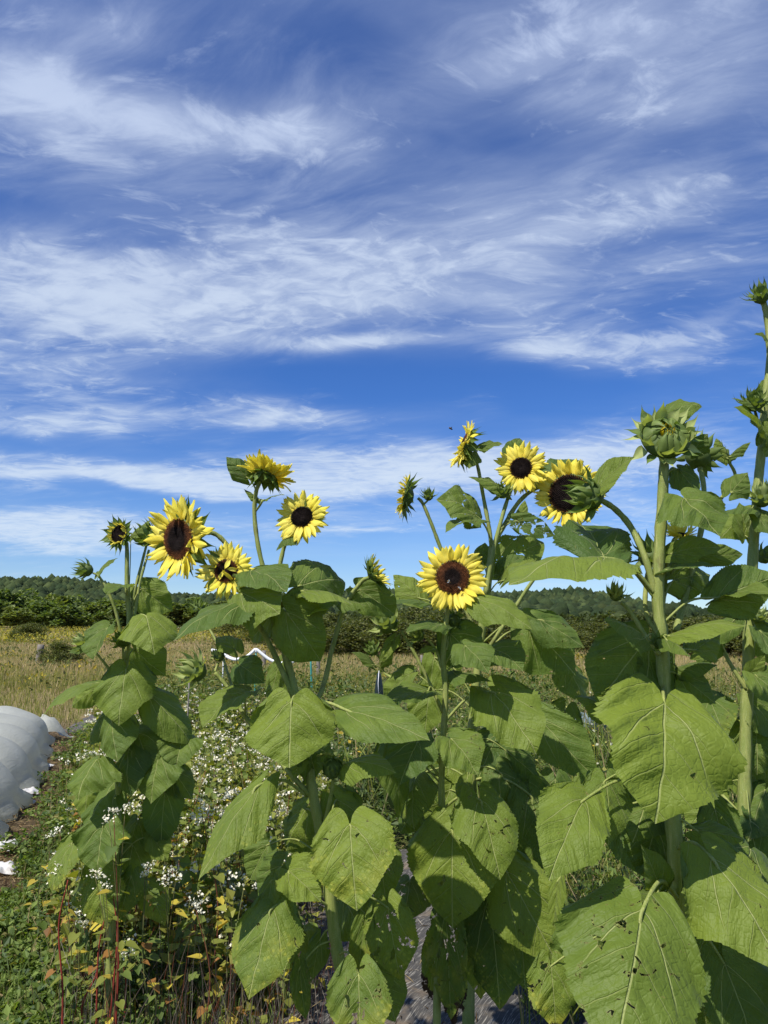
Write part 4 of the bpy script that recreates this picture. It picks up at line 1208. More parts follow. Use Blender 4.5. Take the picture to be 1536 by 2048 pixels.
class Plant:
    def __init__(self, label, ground_px, Y, group='sunflowers along the bed', name='sunflower'):
        self.Y = Y
        b = P(ground_px, 2048, Y)
        self.base = npv((b.x, Y, 0.0))
        self.root = empty(name, tuple(self.base), label=label, category='sunflower', group=group)
        self.k = 0
    def pt(self, p):
        return npv(P(p[0], p[1], self.Y + (p[2] if len(p) > 2 else 0.0)))
    def stem(self, pts, r0, r1, name='stem', to_ground=False, sides=16):
        w = [self.pt(p) for p in pts]
        if to_ground:
            w = [self.base.copy()] + w
        path = spline(w, 7)
        rad = np.linspace(r0, r1, len(path)) * (1 + .05 * np.sin(np.arange(len(path)) * 1.3) + np.where(np.arange(len(path)) % 7 == 3, .09, 0))
        V, F = tube(path, rad, sides, .15)
        # bristles that catch the light on the rim of the stem
        nb = int(len(path) * 9)
        rr = np.random.default_rng(len(pts) * 31 + int(pts[0][0]))
        i = rr.integers(0, len(path), nb); j = rr.integers(0, sides, nb)
        p0 = V[i * sides + j]
        out = p0 - path[i]; nn = np.linalg.norm(out, axis=1)[:, None] + 1e-9; out /= nn
        out = out + rr.normal(0, .35, (nb, 3)); out /= np.linalg.norm(out, axis=1)[:, None]
        p0 = p0 + rr.uniform(-1, 1, (nb, 1)) * np.gradient(path, axis=0)[i] * .6
        ln = rr.uniform(.0018, .0042, (nb, 1))
        sd = np.cross(out, rr.normal(0, 1, (nb, 3))); sd /= np.linalg.norm(sd, axis=1)[:, None] + 1e-9
        Vb = np.stack([p0 - sd * .00025 - out * .001, p0 + sd * .00025 - out * .001, p0 + out * ln], 1).reshape(-1, 3)
        Fb = np.arange(nb * 3).reshape(-1, 3) + len(V)
        V = np.concatenate([V, Vb])
        return obj(name, mesh_np(name, V - self.base, F + [Fb], MAT['sunflower_stem']), self.root, (0, 0, 0))
    def leaf(self, node, b, t, ratio=.85, roll=0, bend=.5, fold=.12, wear=0., hue=.2, holes=0., name='leaf', side=.25, ruffle=.035, lobe=.26, skew=0., pr=None, point=1.0, via=None):
        self.k += 1
        B, Tp = self.pt(b), self.pt(t)
        L = np.linalg.norm(Tp - B)
        big = L * FPX / max(.5, self.Y) > 60
        V, F, uv = leaf_mesh(B, Tp, ratio, roll, bend, fold, side, ruffle, lobe, skew, seed=int(b[0] * 7 + b[1] * 3 + t[0]), res=(46, 20) if big else (24, 12), point=point)
        o = obj(name, mesh_np(name, V, F, MAT['worn_sunflower_leaf' if wear > .15 or holes > 0 else 'sunflower_leaf'], True, None, uv), self.root, tuple(B - self.base))
        o.color = (wear, hue, holes, 1)
        if node is not None:
            N = self.pt(node)
            d = np.linalg.norm(B - N)
            if d > .012:
                ax = (Tp - B) / L
                mids = [self.pt(via)] if via is not None else [N + (B - N) * .5 + np.array([0, 0, .16 * d])]
                path = spline([N] + mids + [B, B + ax * min(.12 * L, .03) - np.array([0, 0, .003])], 6)
                r_ = pr if pr else max(.0022, min(.0048, .0175 * L))
                Vp, Fp = tube(path, np.linspace(r_ * 1.15, r_ * .75, len(path)), 8, .12)
                obj('petiole', mesh_np('petiole', Vp - B, Fp, MAT['sunflower_stem']), o, (0, 0, 0))
        return o
    def head(self, c, facing, Rd, petal=0., n_pet=34, p_open=0., p_var=14, bract=.05, n_br=16, b_open=-15, rows=2, disc=True, dark=.5, dome=.22,
             pale=False, tone=0., gap=None, name='flower_head', cup=0., roll=0., fold_in=0):
        """flower head or bud: receptacle (the part) with disc, petals and bracts as its pieces.
        opens: elevation of petals or bracts over the disc plane, degrees (90 = closed over the disc)"""
        self.k += 1
        rr = random.Random(self.k * 13 + int(c[0]))
        C = self.pt(c)
        f = Vector(facing).normalized()
        q = f.to_track_quat('Z', 'Y').to_matrix().to_4x4()
        M = Matrix.Translation(Vector(C - self.base)) @ q @ Matrix.Rotation(roll, 4, 'Z')
        closed = not disc
        if closed:
            prof = [(.012 * Rd, -1.0 * Rd), (.38 * Rd, -.92 * Rd), (.86 * Rd, -.55 * Rd), (1.0 * Rd, -.1 * Rd), (.86 * Rd, .35 * Rd), (.5 * Rd, .62 * Rd), (.02 * Rd, .70 * Rd)]
        else:
            prof = [(.012 * Rd, -.62 * Rd), (.28 * Rd, -.58 * Rd), (.75 * Rd, -.36 * Rd), (1.02 * Rd, -.08 * Rd), (1.05 * Rd, .03 * Rd), (.95 * Rd, .05 * Rd), (.1 * Rd, .02 * Rd)]
        V, F = lathe(prof)
        cg = np.tile(np.array([.12, .17, .045]), (len(V), 1))
        h = obj(name, mesh_np(name, V, F, MAT['bract'], True, cg), self.root, mat4=M)
        if disc:
            obj('disc', disc_mesh(Rd, dome, dark, self.k), h, (0, 0, .02 * Rd))
        if petal > 0:
            n_pet = int(n_pet * 1.6)
            for i in range(n_pet):
                a = i / n_pet * 2 * math.pi + rr.uniform(-.07, .07)
                if gap and gap(a):
                    continue
                row = i % 3
                el_ = p_open + (-6, 3, 12)[row] + rr.gauss(0, p_var)
                L = petal * rr.uniform(.78, 1.12)
                if fold_in and i % fold_in == 0:
                    el_ = 130 + rr.uniform(-15, 25); L *= .8
                mm = (Matrix.Rotation(a, 4, 'Z') @ Matrix.Translation((Rd * .95, 0, .02 * Rd * row)) @ Matrix.Rotation(-R(el_), 4, 'Y')
                      @ Matrix.Rotation(rr.uniform(-.35, .35), 4, 'X') @ Matrix.Rotation(rr.uniform(-.12, .12), 4, 'Z')
                      @ Matrix.Diagonal((L, L * rr.uniform(.95, 1.35), L, 1)))
                p_ = obj('petal', PETALS[rr.randrange(8)], h, mat4=mm)
                p_.color = (tone, 0, 0, 1)
        src = (WRAPS_PALE if pale else WRAPS) if closed else (BRACTS_PALE if pale else BRACTS)
        for i in range(n_br):
            row = i % rows
            a = i / n_br * 2 * math.pi + rr.uniform(-.12, .12) + row * .2
            if closed:
                lev = [(.95, -.30, b_open - 18), (.92, .12, b_open + 8), (.70, .42, b_open + 38)][row]
            else:
                lev = [(1.0, -.12, b_open), (.86, -.30, b_open - 18), (.6, -.42, b_open - 30)][row]
            L = bract * rr.uniform(.8, 1.25)
            mm = (Matrix.Rotation(a, 4, 'Z') @ Matrix.Translation((Rd * lev[0], 0, Rd * lev[1])) @ Matrix.Rotation(-R(lev[2] + rr.gauss(0, 11)), 4, 'Y')
                  @ Matrix.Rotation(rr.uniform(-.3, .3), 4, 'X') @ Matrix.Rotation(rr.uniform(-.15, .15), 4, 'Z') @ Matrix.Diagonal((L, L * rr.uniform(.8, 1.15), L, 1)))
            obj('bract', src[rr.randrange(5)], h, mat4=mm)
        return h
    def closed_head(self, c, facing, Rd):
        """big head about to open: broad bracts folded over the middle, a pale twisted ruff round the rim"""
        rr = random.Random(5)
        C = self.pt(c)
        M = Matrix.Translation(Vector(C - self.base)) @ Vector(facing).normalized().to_track_quat('Z', 'Y').to_matrix().to_4x4()
        V, F = lathe([(.012 * Rd, -.75 * Rd), (.35 * Rd, -.68 * Rd), (.85 * Rd, -.36 * Rd), (1.0 * Rd, -.05 * Rd), (.88 * Rd, .16 * Rd), (.5 * Rd, .27 * Rd), (.02 * Rd, .26 * Rd)], 22)
        h = obj('flower_bud', mesh_np('flower_bud', V, F, MAT['bract'], True, np.tile(np.array([.10, .15, .035]), (len(V), 1))), self.root, mat4=M)
        def put(name, me, a, rad, z, el_, L, w, tw=.3):
            mm = (Matrix.Rotation(a, 4, 'Z') @ Matrix.Translation((Rd * rad, 0, Rd * z)) @ Matrix.Rotation(-R(el_), 4, 'Y')
                  @ Matrix.Rotation(rr.uniform(-tw, tw), 4, 'X') @ Matrix.Rotation(rr.uniform(-.2, .2), 4, 'Z') @ Matrix.Diagonal((L, L * w, L, 1)))
            return obj(name, me, h, mat4=mm)
        for i in range(15):     # folded over the middle
            put('bract', WRAPS[i % 5], i / 15 * 6.2832 + rr.uniform(-.1, .1), rr.uniform(.80, .95), .15, 146 + rr.uniform(-20, 16), Rd * rr.uniform(.7, 1.0), 1.05, .6)
        for i in range(9):
            put('bract', BRACTS[i % 5], i / 9 * 6.2832 + rr.uniform(-.2, .2), rr.uniform(.5, .66), .27, 140 + rr.uniform(-30, 20), Rd * rr.uniform(.45, .7), .9, .6)
        for i in range(12):     # tips of the first petals
            p_ = put('petal', PETALS[i % 8], i / 12 * 6.2832, .26, .27, 95 + rr.uniform(-25, 40), Rd * rr.uniform(.22, .36), 1.2)
        for i in range(15):     # ruff
            put('bract', BRACTS_PALE[i % 5], i / 15 * 6.2832 + rr.uniform(-.15, .15), .95, -.02, 66 + rr.uniform(-30, 30), Rd * rr.uniform(.75, 1.05), 1.25, .6)
        for i in range(14):
            put('bract', (BRACTS_PALE if i % 3 else BRACTS)[i % 5], i / 14 * 6.2832 + rr.uniform(-.2, .2), .92, -.25, 2 + rr.uniform(-30, 30), Rd * rr.uniform(.7, .95), 1.1, .5)
        return h
    def bud(self, c, facing, Rd, spike=1.5, pale=False, n=18, opn=42):
        return self.head(c, facing, Rd, 0, 0, bract=Rd * spike, n_br=n, b_open=opn, rows=3, disc=False, pale=pale, name='flower_bud')

def px(n, Y):
    return n / FPX * Y

# --- A: bushy plant at the edge of the buckwheat
A = Plant('bushy sunflower on the far left, nearest the white row cover, one half-open head on top', 212, 3.1)
A.stem([(222, 1900), (232, 1720), (238, 1560), (243, 1400), (251, 1330), (258, 1240), (254, 1170), (254, 1100), (251, 1080)], .0165, .0075, to_ground=True)
A.stem([(258, 1262), (268, 1190, .02), (284, 1125, .04), (293, 1090, .05)], .007, .005, 'branch')
A.stem([(252, 1320, -.02), (268, 1240, -.02), (280, 1165, 0), (298, 1100, .03)], .007, .005, 'branch')
A.stem([(247, 1290), (232, 1225, -.02), (214, 1178, -.03), (197, 1152, -.03), (186, 1146, -.03)], .007, .004, 'branch')
A.stem([(243, 1390), (222, 1345, -.03), (200, 1315, -.05), (180, 1293, -.05)], .006, .004, 'branch')
A.stem([(250, 1345), (246, 1310, -.05), (246, 1290, -.06)], .005, .004, 'branch')
A.head((238, 1068, -.02), (-.35, -.85, .1), px(19, 3.1), px(15, 3.1), 14, 78, 14, px(24, 3.1), 26, 34, 2, True, .9, .1)
A.bud((296, 1075, .06), (-.4, -.5, .5), px(18, 3.1), 1.5)
A.bud((173, 1140, -.03), (-.9, -.2, .15), px(13, 3.1), 1.7)
A.bud((167, 1285, -.05), (-.6, -.4, .5), px(14, 3.1), 1.6, True)
A.bud((246, 1280, -.06), (-.2, -.6, .6), px(15, 3.1), 1.2)
AL = [  # node, petiole joint, tip, width ratio, roll, bend, fold, wear, hue
    ((200, 1158, -.03), (199, 1148, -.03), (236, 1116, .02), .62, -35, .6, .3, 0, .3),
    ((257, 1195), (250, 1172, -.05), (213, 1190, -.14), 1.1, 20, .8, .3, 0, .3),
    ((262, 1215), (284, 1178, .04), (346, 1222, .08), .95, 25, .6, .1, 0, 0),
    ((255, 1260), (262, 1072, .05), (302, 1040, .07), .8, -25, .4, .1, 0, .1),
    ((262, 1250), (292, 1232, -.10), (309, 1310, -.20), 1.15, -18, .8, .1, 0, .3),
    ((250, 1300), (216, 1256, -.08), (188, 1320, -.16), 1.0, 22, .6, .55, 0, .3),
    ((190, 1300, -.05), (180, 1296, -.06), (137, 1306, -.08), .6, 10, .3, .2, 0, .2),
    ((250, 1330), (268, 1298, .05), (332, 1352, .10), 1.1, 30, .5, .05, 0, 0),
    ((248, 1350), (252, 1340, -.10), (237, 1452, -.18), 1.0, -12, .5, .12, 0, .15),
    ((243, 1400), (195, 1366, -.05), (84, 1437, -.10), .52, 40, .9, .25, 0, .3),
    ((240, 1420), (190, 1378, .08), (142, 1415, .12), .7, -20, .5, .1, 0, 0),
    ((246, 1420), (300, 1392, -.05), (386, 1492, -.02), .62, -20, 1.0, .2, 0, .1),
    ((241, 1480), (224, 1440, -.12), (236, 1524, -.18), .98, 10, .6, .15, .1, .35),
    ((240, 1460), (205, 1432, -.02), (180, 1495, .0), .9, 30, .7, .1, 0, 0),
    ((240, 1550), (194, 1520, -.12), (155, 1602, -.22), 1.3, 12, .8, .15, .25, .4),
    ((242, 1500), (275, 1468, -.02), (305, 1545, -.06), 1.0, -10, .9, .3, .1, .1),
    ((241, 1540), (318, 1512, -.06), (302, 1608, -.10), 1.15, 0, .7, .2, .1, .1),
    ((242, 1540), (366, 1480, .0), (352, 1540, -.08), 1.25, -10, .8, .2, 0, .1),
    ((240, 1570), (258, 1498, -.06), (262, 1592, -.12), .9, 14, .6, .1, .1, .05),
    ((238, 1580), (232, 1562, .02), (180, 1642, -.03), 1.0, 20, .5, .1, .1, 0),
    ((238, 1620), (330, 1585, .03), (322, 1694, .02), .75, -10, .4, .1, .2, 0),
    ((238, 1620), (345, 1540, .05), (385, 1600, .05), .9, -20, .5, .1, .1, 0),
    ((236, 1680), (207, 1650, -.14), (196, 1748, -.20), 1.2, 4, .5, .15, .35, .35),
    ((236, 1700), (148, 1684, -.05), (104, 1788, -.14), .85, 18, .6, .15, .75, .45),
    ((236, 1690), (265, 1690, .02), (256, 1780, .0), .9, -5, .4, .1, .2, 0),
    ((235, 1720), (305, 1672, .02), (335, 1722, .0), .9, -20, .5, .1, .1, .1),
    ((232, 1740), (196, 1742, -.05), (216, 1856, -.08), .95, 10, .5, .2, .8, .35),
    ((232, 1760), (262, 1752, -.04), (240, 1840, -.06), .8, -12, .5, .2, .6, .2),
    ((230, 1790), (300, 1775, .02), (330, 1852, .0), .75, -10, .5, .2, .95, .5),
    ((228, 1840), (168, 1880, .02), (176, 1965, .03), .42, 0, .9, .7, 1.5, 0),
    ((226, 1860), (243, 1915, -.03), (232, 1990, -.05), .45, 0, .9, .7, 1.5, 0),
    ((228, 1820), (232, 1880, .0), (236, 1940, -.02), .5, 0, .9, .7, 1.5, 0)]
for (nd, b, t, ra, ro, be, fo, we, hu) in AL:
    A.leaf(nd, b, t, ra, ro, be, fo, we, hu, max(0, we - .3))

# --- B: tall plant with the big nodding head
B = Plant('sunflower with a large nodding head tilted left beside a smaller ragged one', 702, 2.1)
B.stem([(688, 2000), (679, 1930), (668, 1860), (655, 1760), (640, 1660), (628, 1600), (619, 1540), (612, 1490), (598, 1420), (584, 1360), (566, 1290), (552, 1235)], .0185, .0105, to_ground=True)
B.stem([(590, 1400), (566, 1345, -.01), (532, 1275, -.02), (505, 1232, -.03), (488, 1200, -.02), (475, 1172, -.01), (462, 1150, .02)], .0085, .006, 'branch')
B.stem([(548, 1222), (528, 1195, .03), (503, 1172, .06), (478, 1125, .07), (450, 1085, .06), (428, 1067, .05), (404, 1066, .03)], .0085, .0068, 'branch')
B.stem([(552, 1235), (545, 1205, .02), (531, 1155, .03), (516, 1090, .03), (509, 1030, .03), (512, 985, .02), (521, 962, .01)], .0078, .0058, 'branch')
B.stem([(552, 1235), (554, 1185, .02), (560, 1130, .03), (571, 1085, .03), (585, 1055, .02)], .0075, .0055, 'branch')
B.stem([(600, 1440), (642, 1385, .05), (665, 1295, .08), (690, 1212, .08), (722, 1165, .06), (738, 1155, .05)], .0075, .0058, 'branch')
B.stem([(645, 1660), (660, 1600, -.02), (667, 1555, -.04)], .0062, .005, 'branch')
B.stem([(619, 1590), (585, 1552, -.02), (540, 1495, .03), (490, 1432, .08), (455, 1375, .1), (430, 1345, .1)], .0078, .0055, 'branch')
B.stem([(518, 1000, .03), (524, 1003, 0), (512, 1022, .03)], .004, .003, 'branch')
B.head((357, 1078, -.02), (-.52, -.80, -.10), px(41, 2.1), px(46, 2.1), 36, 4, 20, px(50, 2.1), 18, 4, 2, True, .55, .16)
B.head((452, 1142, -.04), (-.10, -.92, .12), px(24, 2.1), px(34, 2.1), 32, -2, 12, px(36, 2.1), 16, 5, 2, True, .6, .16, fold_in=11)
B.head((532, 952, .0), (.25, .30, .90), px(21, 2.1), px(40, 2.1), 34, 30, 10, px(30, 2.1), 20, -30, 2, True)
B.head((604, 1034, -.01), (-.15, -.93, .20), px(23, 2.1), px(34, 2.1), 34, 0, 12, px(30, 2.1), 16, -6, 2, True, .9)
B.head((748, 1148, .04), (.74, -.15, .50), px(20, 2.15), px(24, 2.1), 10, 62, 14, px(30, 2.1), 30, 42, 2, True, .8, .1)
B.bud((665, 1536, -.05), (.0, -.80, .55), px(19, 2.1), 1.05, False, 20, 62)
B.bud((392, 1342, .1), (-.75, -.45, .3), px(22, 2.1), 1.75, True, 22)
B.bud((438, 1312, .12), (-.2, -.4, .8), px(12, 2.1), 1.5, True, 15)
B.bud((398, 1216, .3), (.1, -.4, .9), px(13, 2.3), 1.4)
B.stem([(430, 1345, .1), (436, 1325, .11)], .004, .0035, 'branch')
B.stem([(478, 1420, .1), (440, 1300, .25), (404, 1232, .3)], .004, .0035, 'branch')
BL = [
    ((512, 980, .02), (494, 955, .02), (452, 914, .02), .7, -10, .7, .2, 0, 0, 0),
    ((524, 1003, 0), (530, 1000, -.01), (570, 990, -.03), .55, -40, .5, .2, 0, .2, 0),
    ((520, 1003, .02), (517, 999, .03), (487, 978, .05), .5, 35, .4, .2, 0, 0, 0),
    ((581, 1062, .02), (579, 1066, .0), (552, 1102, -.02), .85, 35, .6, .2, 0, .1, 0),
    ((545, 1205, .02), (503, 1142, -.05), (574, 1186, -.16), .82, -25, .7, .15, 0, .15, 0),
    ((552, 1230), (598, 1172, -.06), (690, 1165, .10), .85, 25, .7, .1, 0, 0, 0),
    ((552, 1235), (604, 1182, -.06), (706, 1210, -.16), .55, -40, .7, .2, 0, .15, 0),
    ((550, 1235), (484, 1188, -.08), (560, 1226, -.16), 1.05, -12, .6, .1, 0, .15, 0),
    ((556, 1245), (492, 1202, -.06), (346, 1282, -.22), .66, 28, .5, .08, 0, .12, 0),
    ((552, 1240), (574, 1226, -.10), (642, 1322, -.02), .82, 12, .8, .1, 0, .05, 0),
    ((552, 1240), (545, 1232, .02), (502, 1285, .06), 1.0, 0, .4, .1, 0, 0, 0),
    ((552, 1235), (600, 1220, -.02), (662, 1222, -.12), .5, -45, .5, .1, 0, .2, 0),
    ((690, 1212, .08), (684, 1202, .05), (732, 1212, .0), .62, -25, .5, .2, 0, .2, 0),
    ((690, 1212, .08), (720, 1180, .1), (790, 1230, .12), .8, 15, .6, .1, 0, 0, 0),
    ((596, 1410), (583, 1403, -.12), (579, 1536, -.20), 1.34, -2, .5, .08, .22, .35, .0),
    ((600, 1430), (692, 1420, -.10), (860, 1482, -.24), .58, -14, .5, .06, .05, .15, 0),
    ((490, 1432, .08), (490, 1388, .0), (406, 1456, -.10), .95, 30, .8, .45, 0, .25, 0),
    ((478, 1410, .1), (471, 1300, .1), (434, 1274, .14), .9, 20, .6, .2, 0, 0, 0),
    ((470, 1395, .1), (480, 1330, .05), (530, 1366, .0), .85, 10, .9, .3, 0, .05, 0),
    ((470, 1400, .1), (455, 1395, .06), (415, 1420, .08), .9, 10, .5, .1, 0, 0, 0),
    ((612, 1500), (612, 1492, -.04), (668, 1512, .06), 1.2, 15, .5, .1, 0, 0, 0),
    ((615, 1520), (692, 1526, -.06), (792, 1546, -.16), .62, -22, .6, .15, .1, .6, 0),
    ((615, 1520), (606, 1508, -.03), (588, 1558, -.06), .7, 0, .4, .1, .1, .3, 0),
    ((614, 1592), (516, 1572, -.12), (398, 1762, -.25), .52, 14, .5, .08, .45, .3, 0),
    ((648, 1690), (700, 1650, -.14), (714, 1822, -.22), 1.06, -2, .5, .06, .62, .4, .35),
    ((636, 1650), (612, 1618, .06), (572, 1702, .10), .9, 10, .5, .1, .1, 0, 0),
    ((650, 1720), (672, 1600, .16), (720, 1690, .2), .8, -10, .4, .1, .1, 0, 0),
    ((652, 1740), (562, 1734, .0), (520, 1812, .04), 1.0, 5, .5, .15, .1, .05, 0),
    ((652, 1745), (578, 1742, -.12), (642, 1804, -.18), .9, -8, .5, .15, .1, .3, 0),
    ((655, 1760), (545, 1760, -.08), (536, 1830, -.12), .75, 16, .6, .2, .1, .3, 0),
    ((664, 1815), (545, 1816, -.13), (498, 2000, -.22), .86, 6, .5, .08, .74, .3, .2),
    ((676, 1910), (717, 1950, -.16), (722, 2120, -.24), .88, -4, .5, .08, .68, .35, .5),
    ((672, 1880), (600, 1935, -.05), (612, 2040, -.05), .42, 0, .8, .5, .9, 0, .4),
    ((664, 1800), (732, 1830, .05), (714, 1975, .05), .34, 0, .6, .7, 1.0, 0, .5),
    ((664, 1800), (776, 1816, .04), (800, 1960, .02), .78, 0, .5, .2, .95, .1, .8),
    ((670, 1860), (640, 1880, .05), (625, 1960, .05), .6, 0, .5, .2, .4, 0, 0),
    ((650, 1720), (535, 1690, .12), (500, 1760, .14), .9, 0, .5, .1, .1, 0, 0)]
for (nd, b, t, ra, ro, be, fo, we, hu, ho) in BL:
    B.leaf(nd, b, t, ra, ro, be, fo, we, hu, ho)

# --- C: slender plant in the middle, head straight at the viewer
Cc = Plant('slender sunflower whose single flat open head faces straight out, two bees on it', 872, 2.45)
Cc.stem([(874, 1990), (880, 1850), (884, 1650), (883, 1560), (888, 1450), (891, 1380), (886, 1310), (893, 1240), (900, 1190, .02), (905, 1165, .03)], .0125, .0075, to_ground=True)
Cc.stem([(886, 1425), (862, 1372), (832, 1312), (803, 1262)], .0062, .005, 'branch')
Cc.stem([(883, 1335), (873, 1302), (855, 1277)], .005, .004, 'branch')
Cc.stem([(892, 1300), (898, 1270, .03), (905, 1250, .03)], .005, .004, 'branch')
Cc.stem([(862, 1385), (800, 1362, .05), (768, 1345, .08), (762, 1320, .08), (750, 1305, .08)], .005, .004, 'branch')
Cc.head((905, 1155, -.02), (-.06, -.97, .12), px(34, 2.45), px(39, 2.45), 40, 2, 8, px(30, 2.45), 16, -18, 2, True, .42, .18, tone=.12)
Cc.bud((775, 1246, .0), (-.45, -.55, .5), px(21, 2.45), 1.5, True, 20)
Cc.bud((836, 1270, .0), (-.7, -.3, .5), px(13, 2.45), 1.7, True)
Cc.bud((908, 1240, .03), (0, -.9, .2), px(14, 2.45), 1.1)
Cc.bud((745, 1300, .08), (-.3, -.5, .5), px(12, 2.45), 1.5)
CL = [
    ((893, 1240), (838, 1196, .06), (786, 1150, .12), .75, 0, .6, .2, 0, 0, .4),
    ((893, 1240), (852, 1206, -.02), (776, 1212, -.08), .5, 40, .5, .15, 0, .1, 0),
    ((900, 1215), (952, 1196, -.04), (1064, 1260, -.14), .58, -12, .5, .08, 0, .2, 0),
    ((890, 1290), (884, 1250, -.02), (812, 1266, -.10), .62, 25, .6, .15, 0, .15, 0),
    ((890, 1330), (930, 1292, -.10), (978, 1348, -.18), .95, -10, .6, .12, .05, .3, 0),
    ((890, 1310), (900, 1268, .03), (965, 1330, .06), 1.1, 10, .5, .1, 0, 0, .0),
    ((890, 1345), (988, 1298, .0), (1046, 1344, -.08), 1.0, -15, .7, .2, .1, .2, .3),
    ((873, 1302), (866, 1298, -.02), (838, 1308, -.06), .55, 10, .3, .1, 0, .2, 0),
    ((858, 1368), (818, 1350, .02), (768, 1400, .06), .85, 20, .5, .1, 0, 0, 0),
    ((862, 1375), (856, 1382, -.03), (758, 1414, -.12), .62, 25, .5, .1, 0, .2, 0),
    ((800, 1262), (790, 1275, .02), (772, 1320, .0), .6, 10, .6, .3, 0, .2, 0),
    ((768, 1345, .08), (762, 1325, .06), (790, 1280, .0), .5, 0, .6, .2, 0, .2, 0),
    ((768, 1345, .08), (745, 1330, .06), (702, 1305, .04), .55, 25, .5, .2, 0, .15, 0),
    ((888, 1440), (905, 1342, .03), (985, 1362, -.06), .7, -35, .5, .1, 0, .15, .3),
    ((886, 1560), (902, 1478, -.12), (955, 1552, -.20), 1.05, -15, .7, .3, .15, .35, .35),
    ((888, 1445), (985, 1384, -.02), (1072, 1508, -.14), .92, -12, .6, .12, .1, .2, .2),
    ((885, 1540), (836, 1484, -.02), (800, 1570, -.08), 1.05, 10, .6, .15, .1, .1, 0),
    ((885, 1560), (790, 1486, .06), (796, 1640, .04), .5, -40, .5, .2, .2, 0, .2),
    ((884, 1570), (770, 1500, .10), (785, 1600, .12), .7, 20, .5, .2, .1, 0, 0),
    ((884, 1620), (960, 1600, -.10), (1000, 1760, -.20), .82, -8, .5, .1, .2, .35, .45),
    ((884, 1650), (905, 1662, -.06), (905, 1858, -.10), .98, 2, .5, .1, .45, 0, .25),
    ((884, 1640), (828, 1622, .06), (800, 1668, .06), 1.0, 10, .5, .1, .1, .1, .2),
    ((880, 1760), (893, 1828, -.02), (902, 2040, -.03), .42, 0, .5, .4, 1.05, .1, .9),
    ((880, 1790), (945, 1820, .04), (962, 2000, .04), .5, 0, .6, .3, 1.0, 0, .8),
    ((880, 1800), (978, 1800, .02), (1000, 2020, .02), .62, -4, .5, .1, .62, .1, .4),
    ((884, 1700), (1014, 1745, -.02), (1118, 1935, -.06), .72, 0, .5, .08, .4, .05, .3),
    ((880, 1840), (870, 1880, .03), (860, 2010, .02), .4, 0, .8, .6, 1.5, 0, .3),
    ((880, 1840), (910, 1930, .0), (905, 2060, .0), .4, 0, .8, .6, 1.5, 0, .3)]
for (nd, b, t, ra, ro, be, fo, we, hu, ho) in CL:
    Cc.leaf(nd, b, t, ra, ro, be, fo, we, hu, ho)

# --- D: branching plant behind, with the four upper heads
Dd = Plant('branching sunflower behind, four yellow heads spread above the middle plant', 935, 2.85)
Dd.stem([(938, 1750), (942, 1600), (946, 1440), (955, 1340), (966, 1240), (977, 1160), (984, 1095)], .022, .013, to_ground=True)
Dd.stem([(984, 1100), (978, 1055), (966, 990), (957, 940), (948, 908)], .0085, .0062, 'branch')
Dd.stem([(960, 1290), (920, 1190, .03), (882, 1098, .02), (863, 1048, .01), (846, 1008, 0), (836, 996, 0)], .0085, .006, 'branch')
Dd.stem([(972, 1190, -.03), (985, 1110, -.04), (1004, 1035, -.03), (1020, 985, -.01), (1035, 955, .01)], .009, .0065, 'branch')
Dd.stem([(984, 1095), (1010, 1048, .02), (1036, 1006, .04), (1066, 980, .05), (1096, 972, .05), (1122, 978, .03)], .0095, .0075, 'branch')
Dd.stem([(958, 1330), (985, 1285, -.05), (1020, 1232, -.08), (1058, 1172, -.1), (1098, 1122, -.1)], .0085, .006, 'branch')
Dd.stem([(846, 1010), (856, 1000, .02), (858, 992, .02)], .004, .004, 'branch')
Dd.head((928, 890, -.02), (-.88, -.05, .34), px(28, 2.85), px(26, 2.85), 32, 8, 14, px(28, 2.85), 20, -35, 2, True, .5, .2, tone=.12)
Dd.head((812, 992, -.01), (-.90, .14, .18), px(26, 2.85), px(20, 2.85), 30, 25, 14, px(30, 2.85), 20, -12, 2, True, .5, .2, tone=.2)
Dd.head((1042, 936, -.01), (-.30, -.92, .10), px(23, 2.85), px(33, 2.85), 36, 0, 10, px(30, 2.85), 16, -12, 2, True, .8, .2, tone=.12)
Dd.head((1138, 988, -.02), (-.42, -.88, .02), px(41, 2.85), px(34, 2.85), 38, 4, 12, px(34, 2.85), 16, -12, 2, True, .8, .2, tone=.15)
Dd.bud((1004, 984, -.03), (-.3, -.6, .4), px(13, 2.85), 1.5)
Dd.bud((857, 992, .02), (-.1, -.4, .7), px(10, 2.85), 1.5)
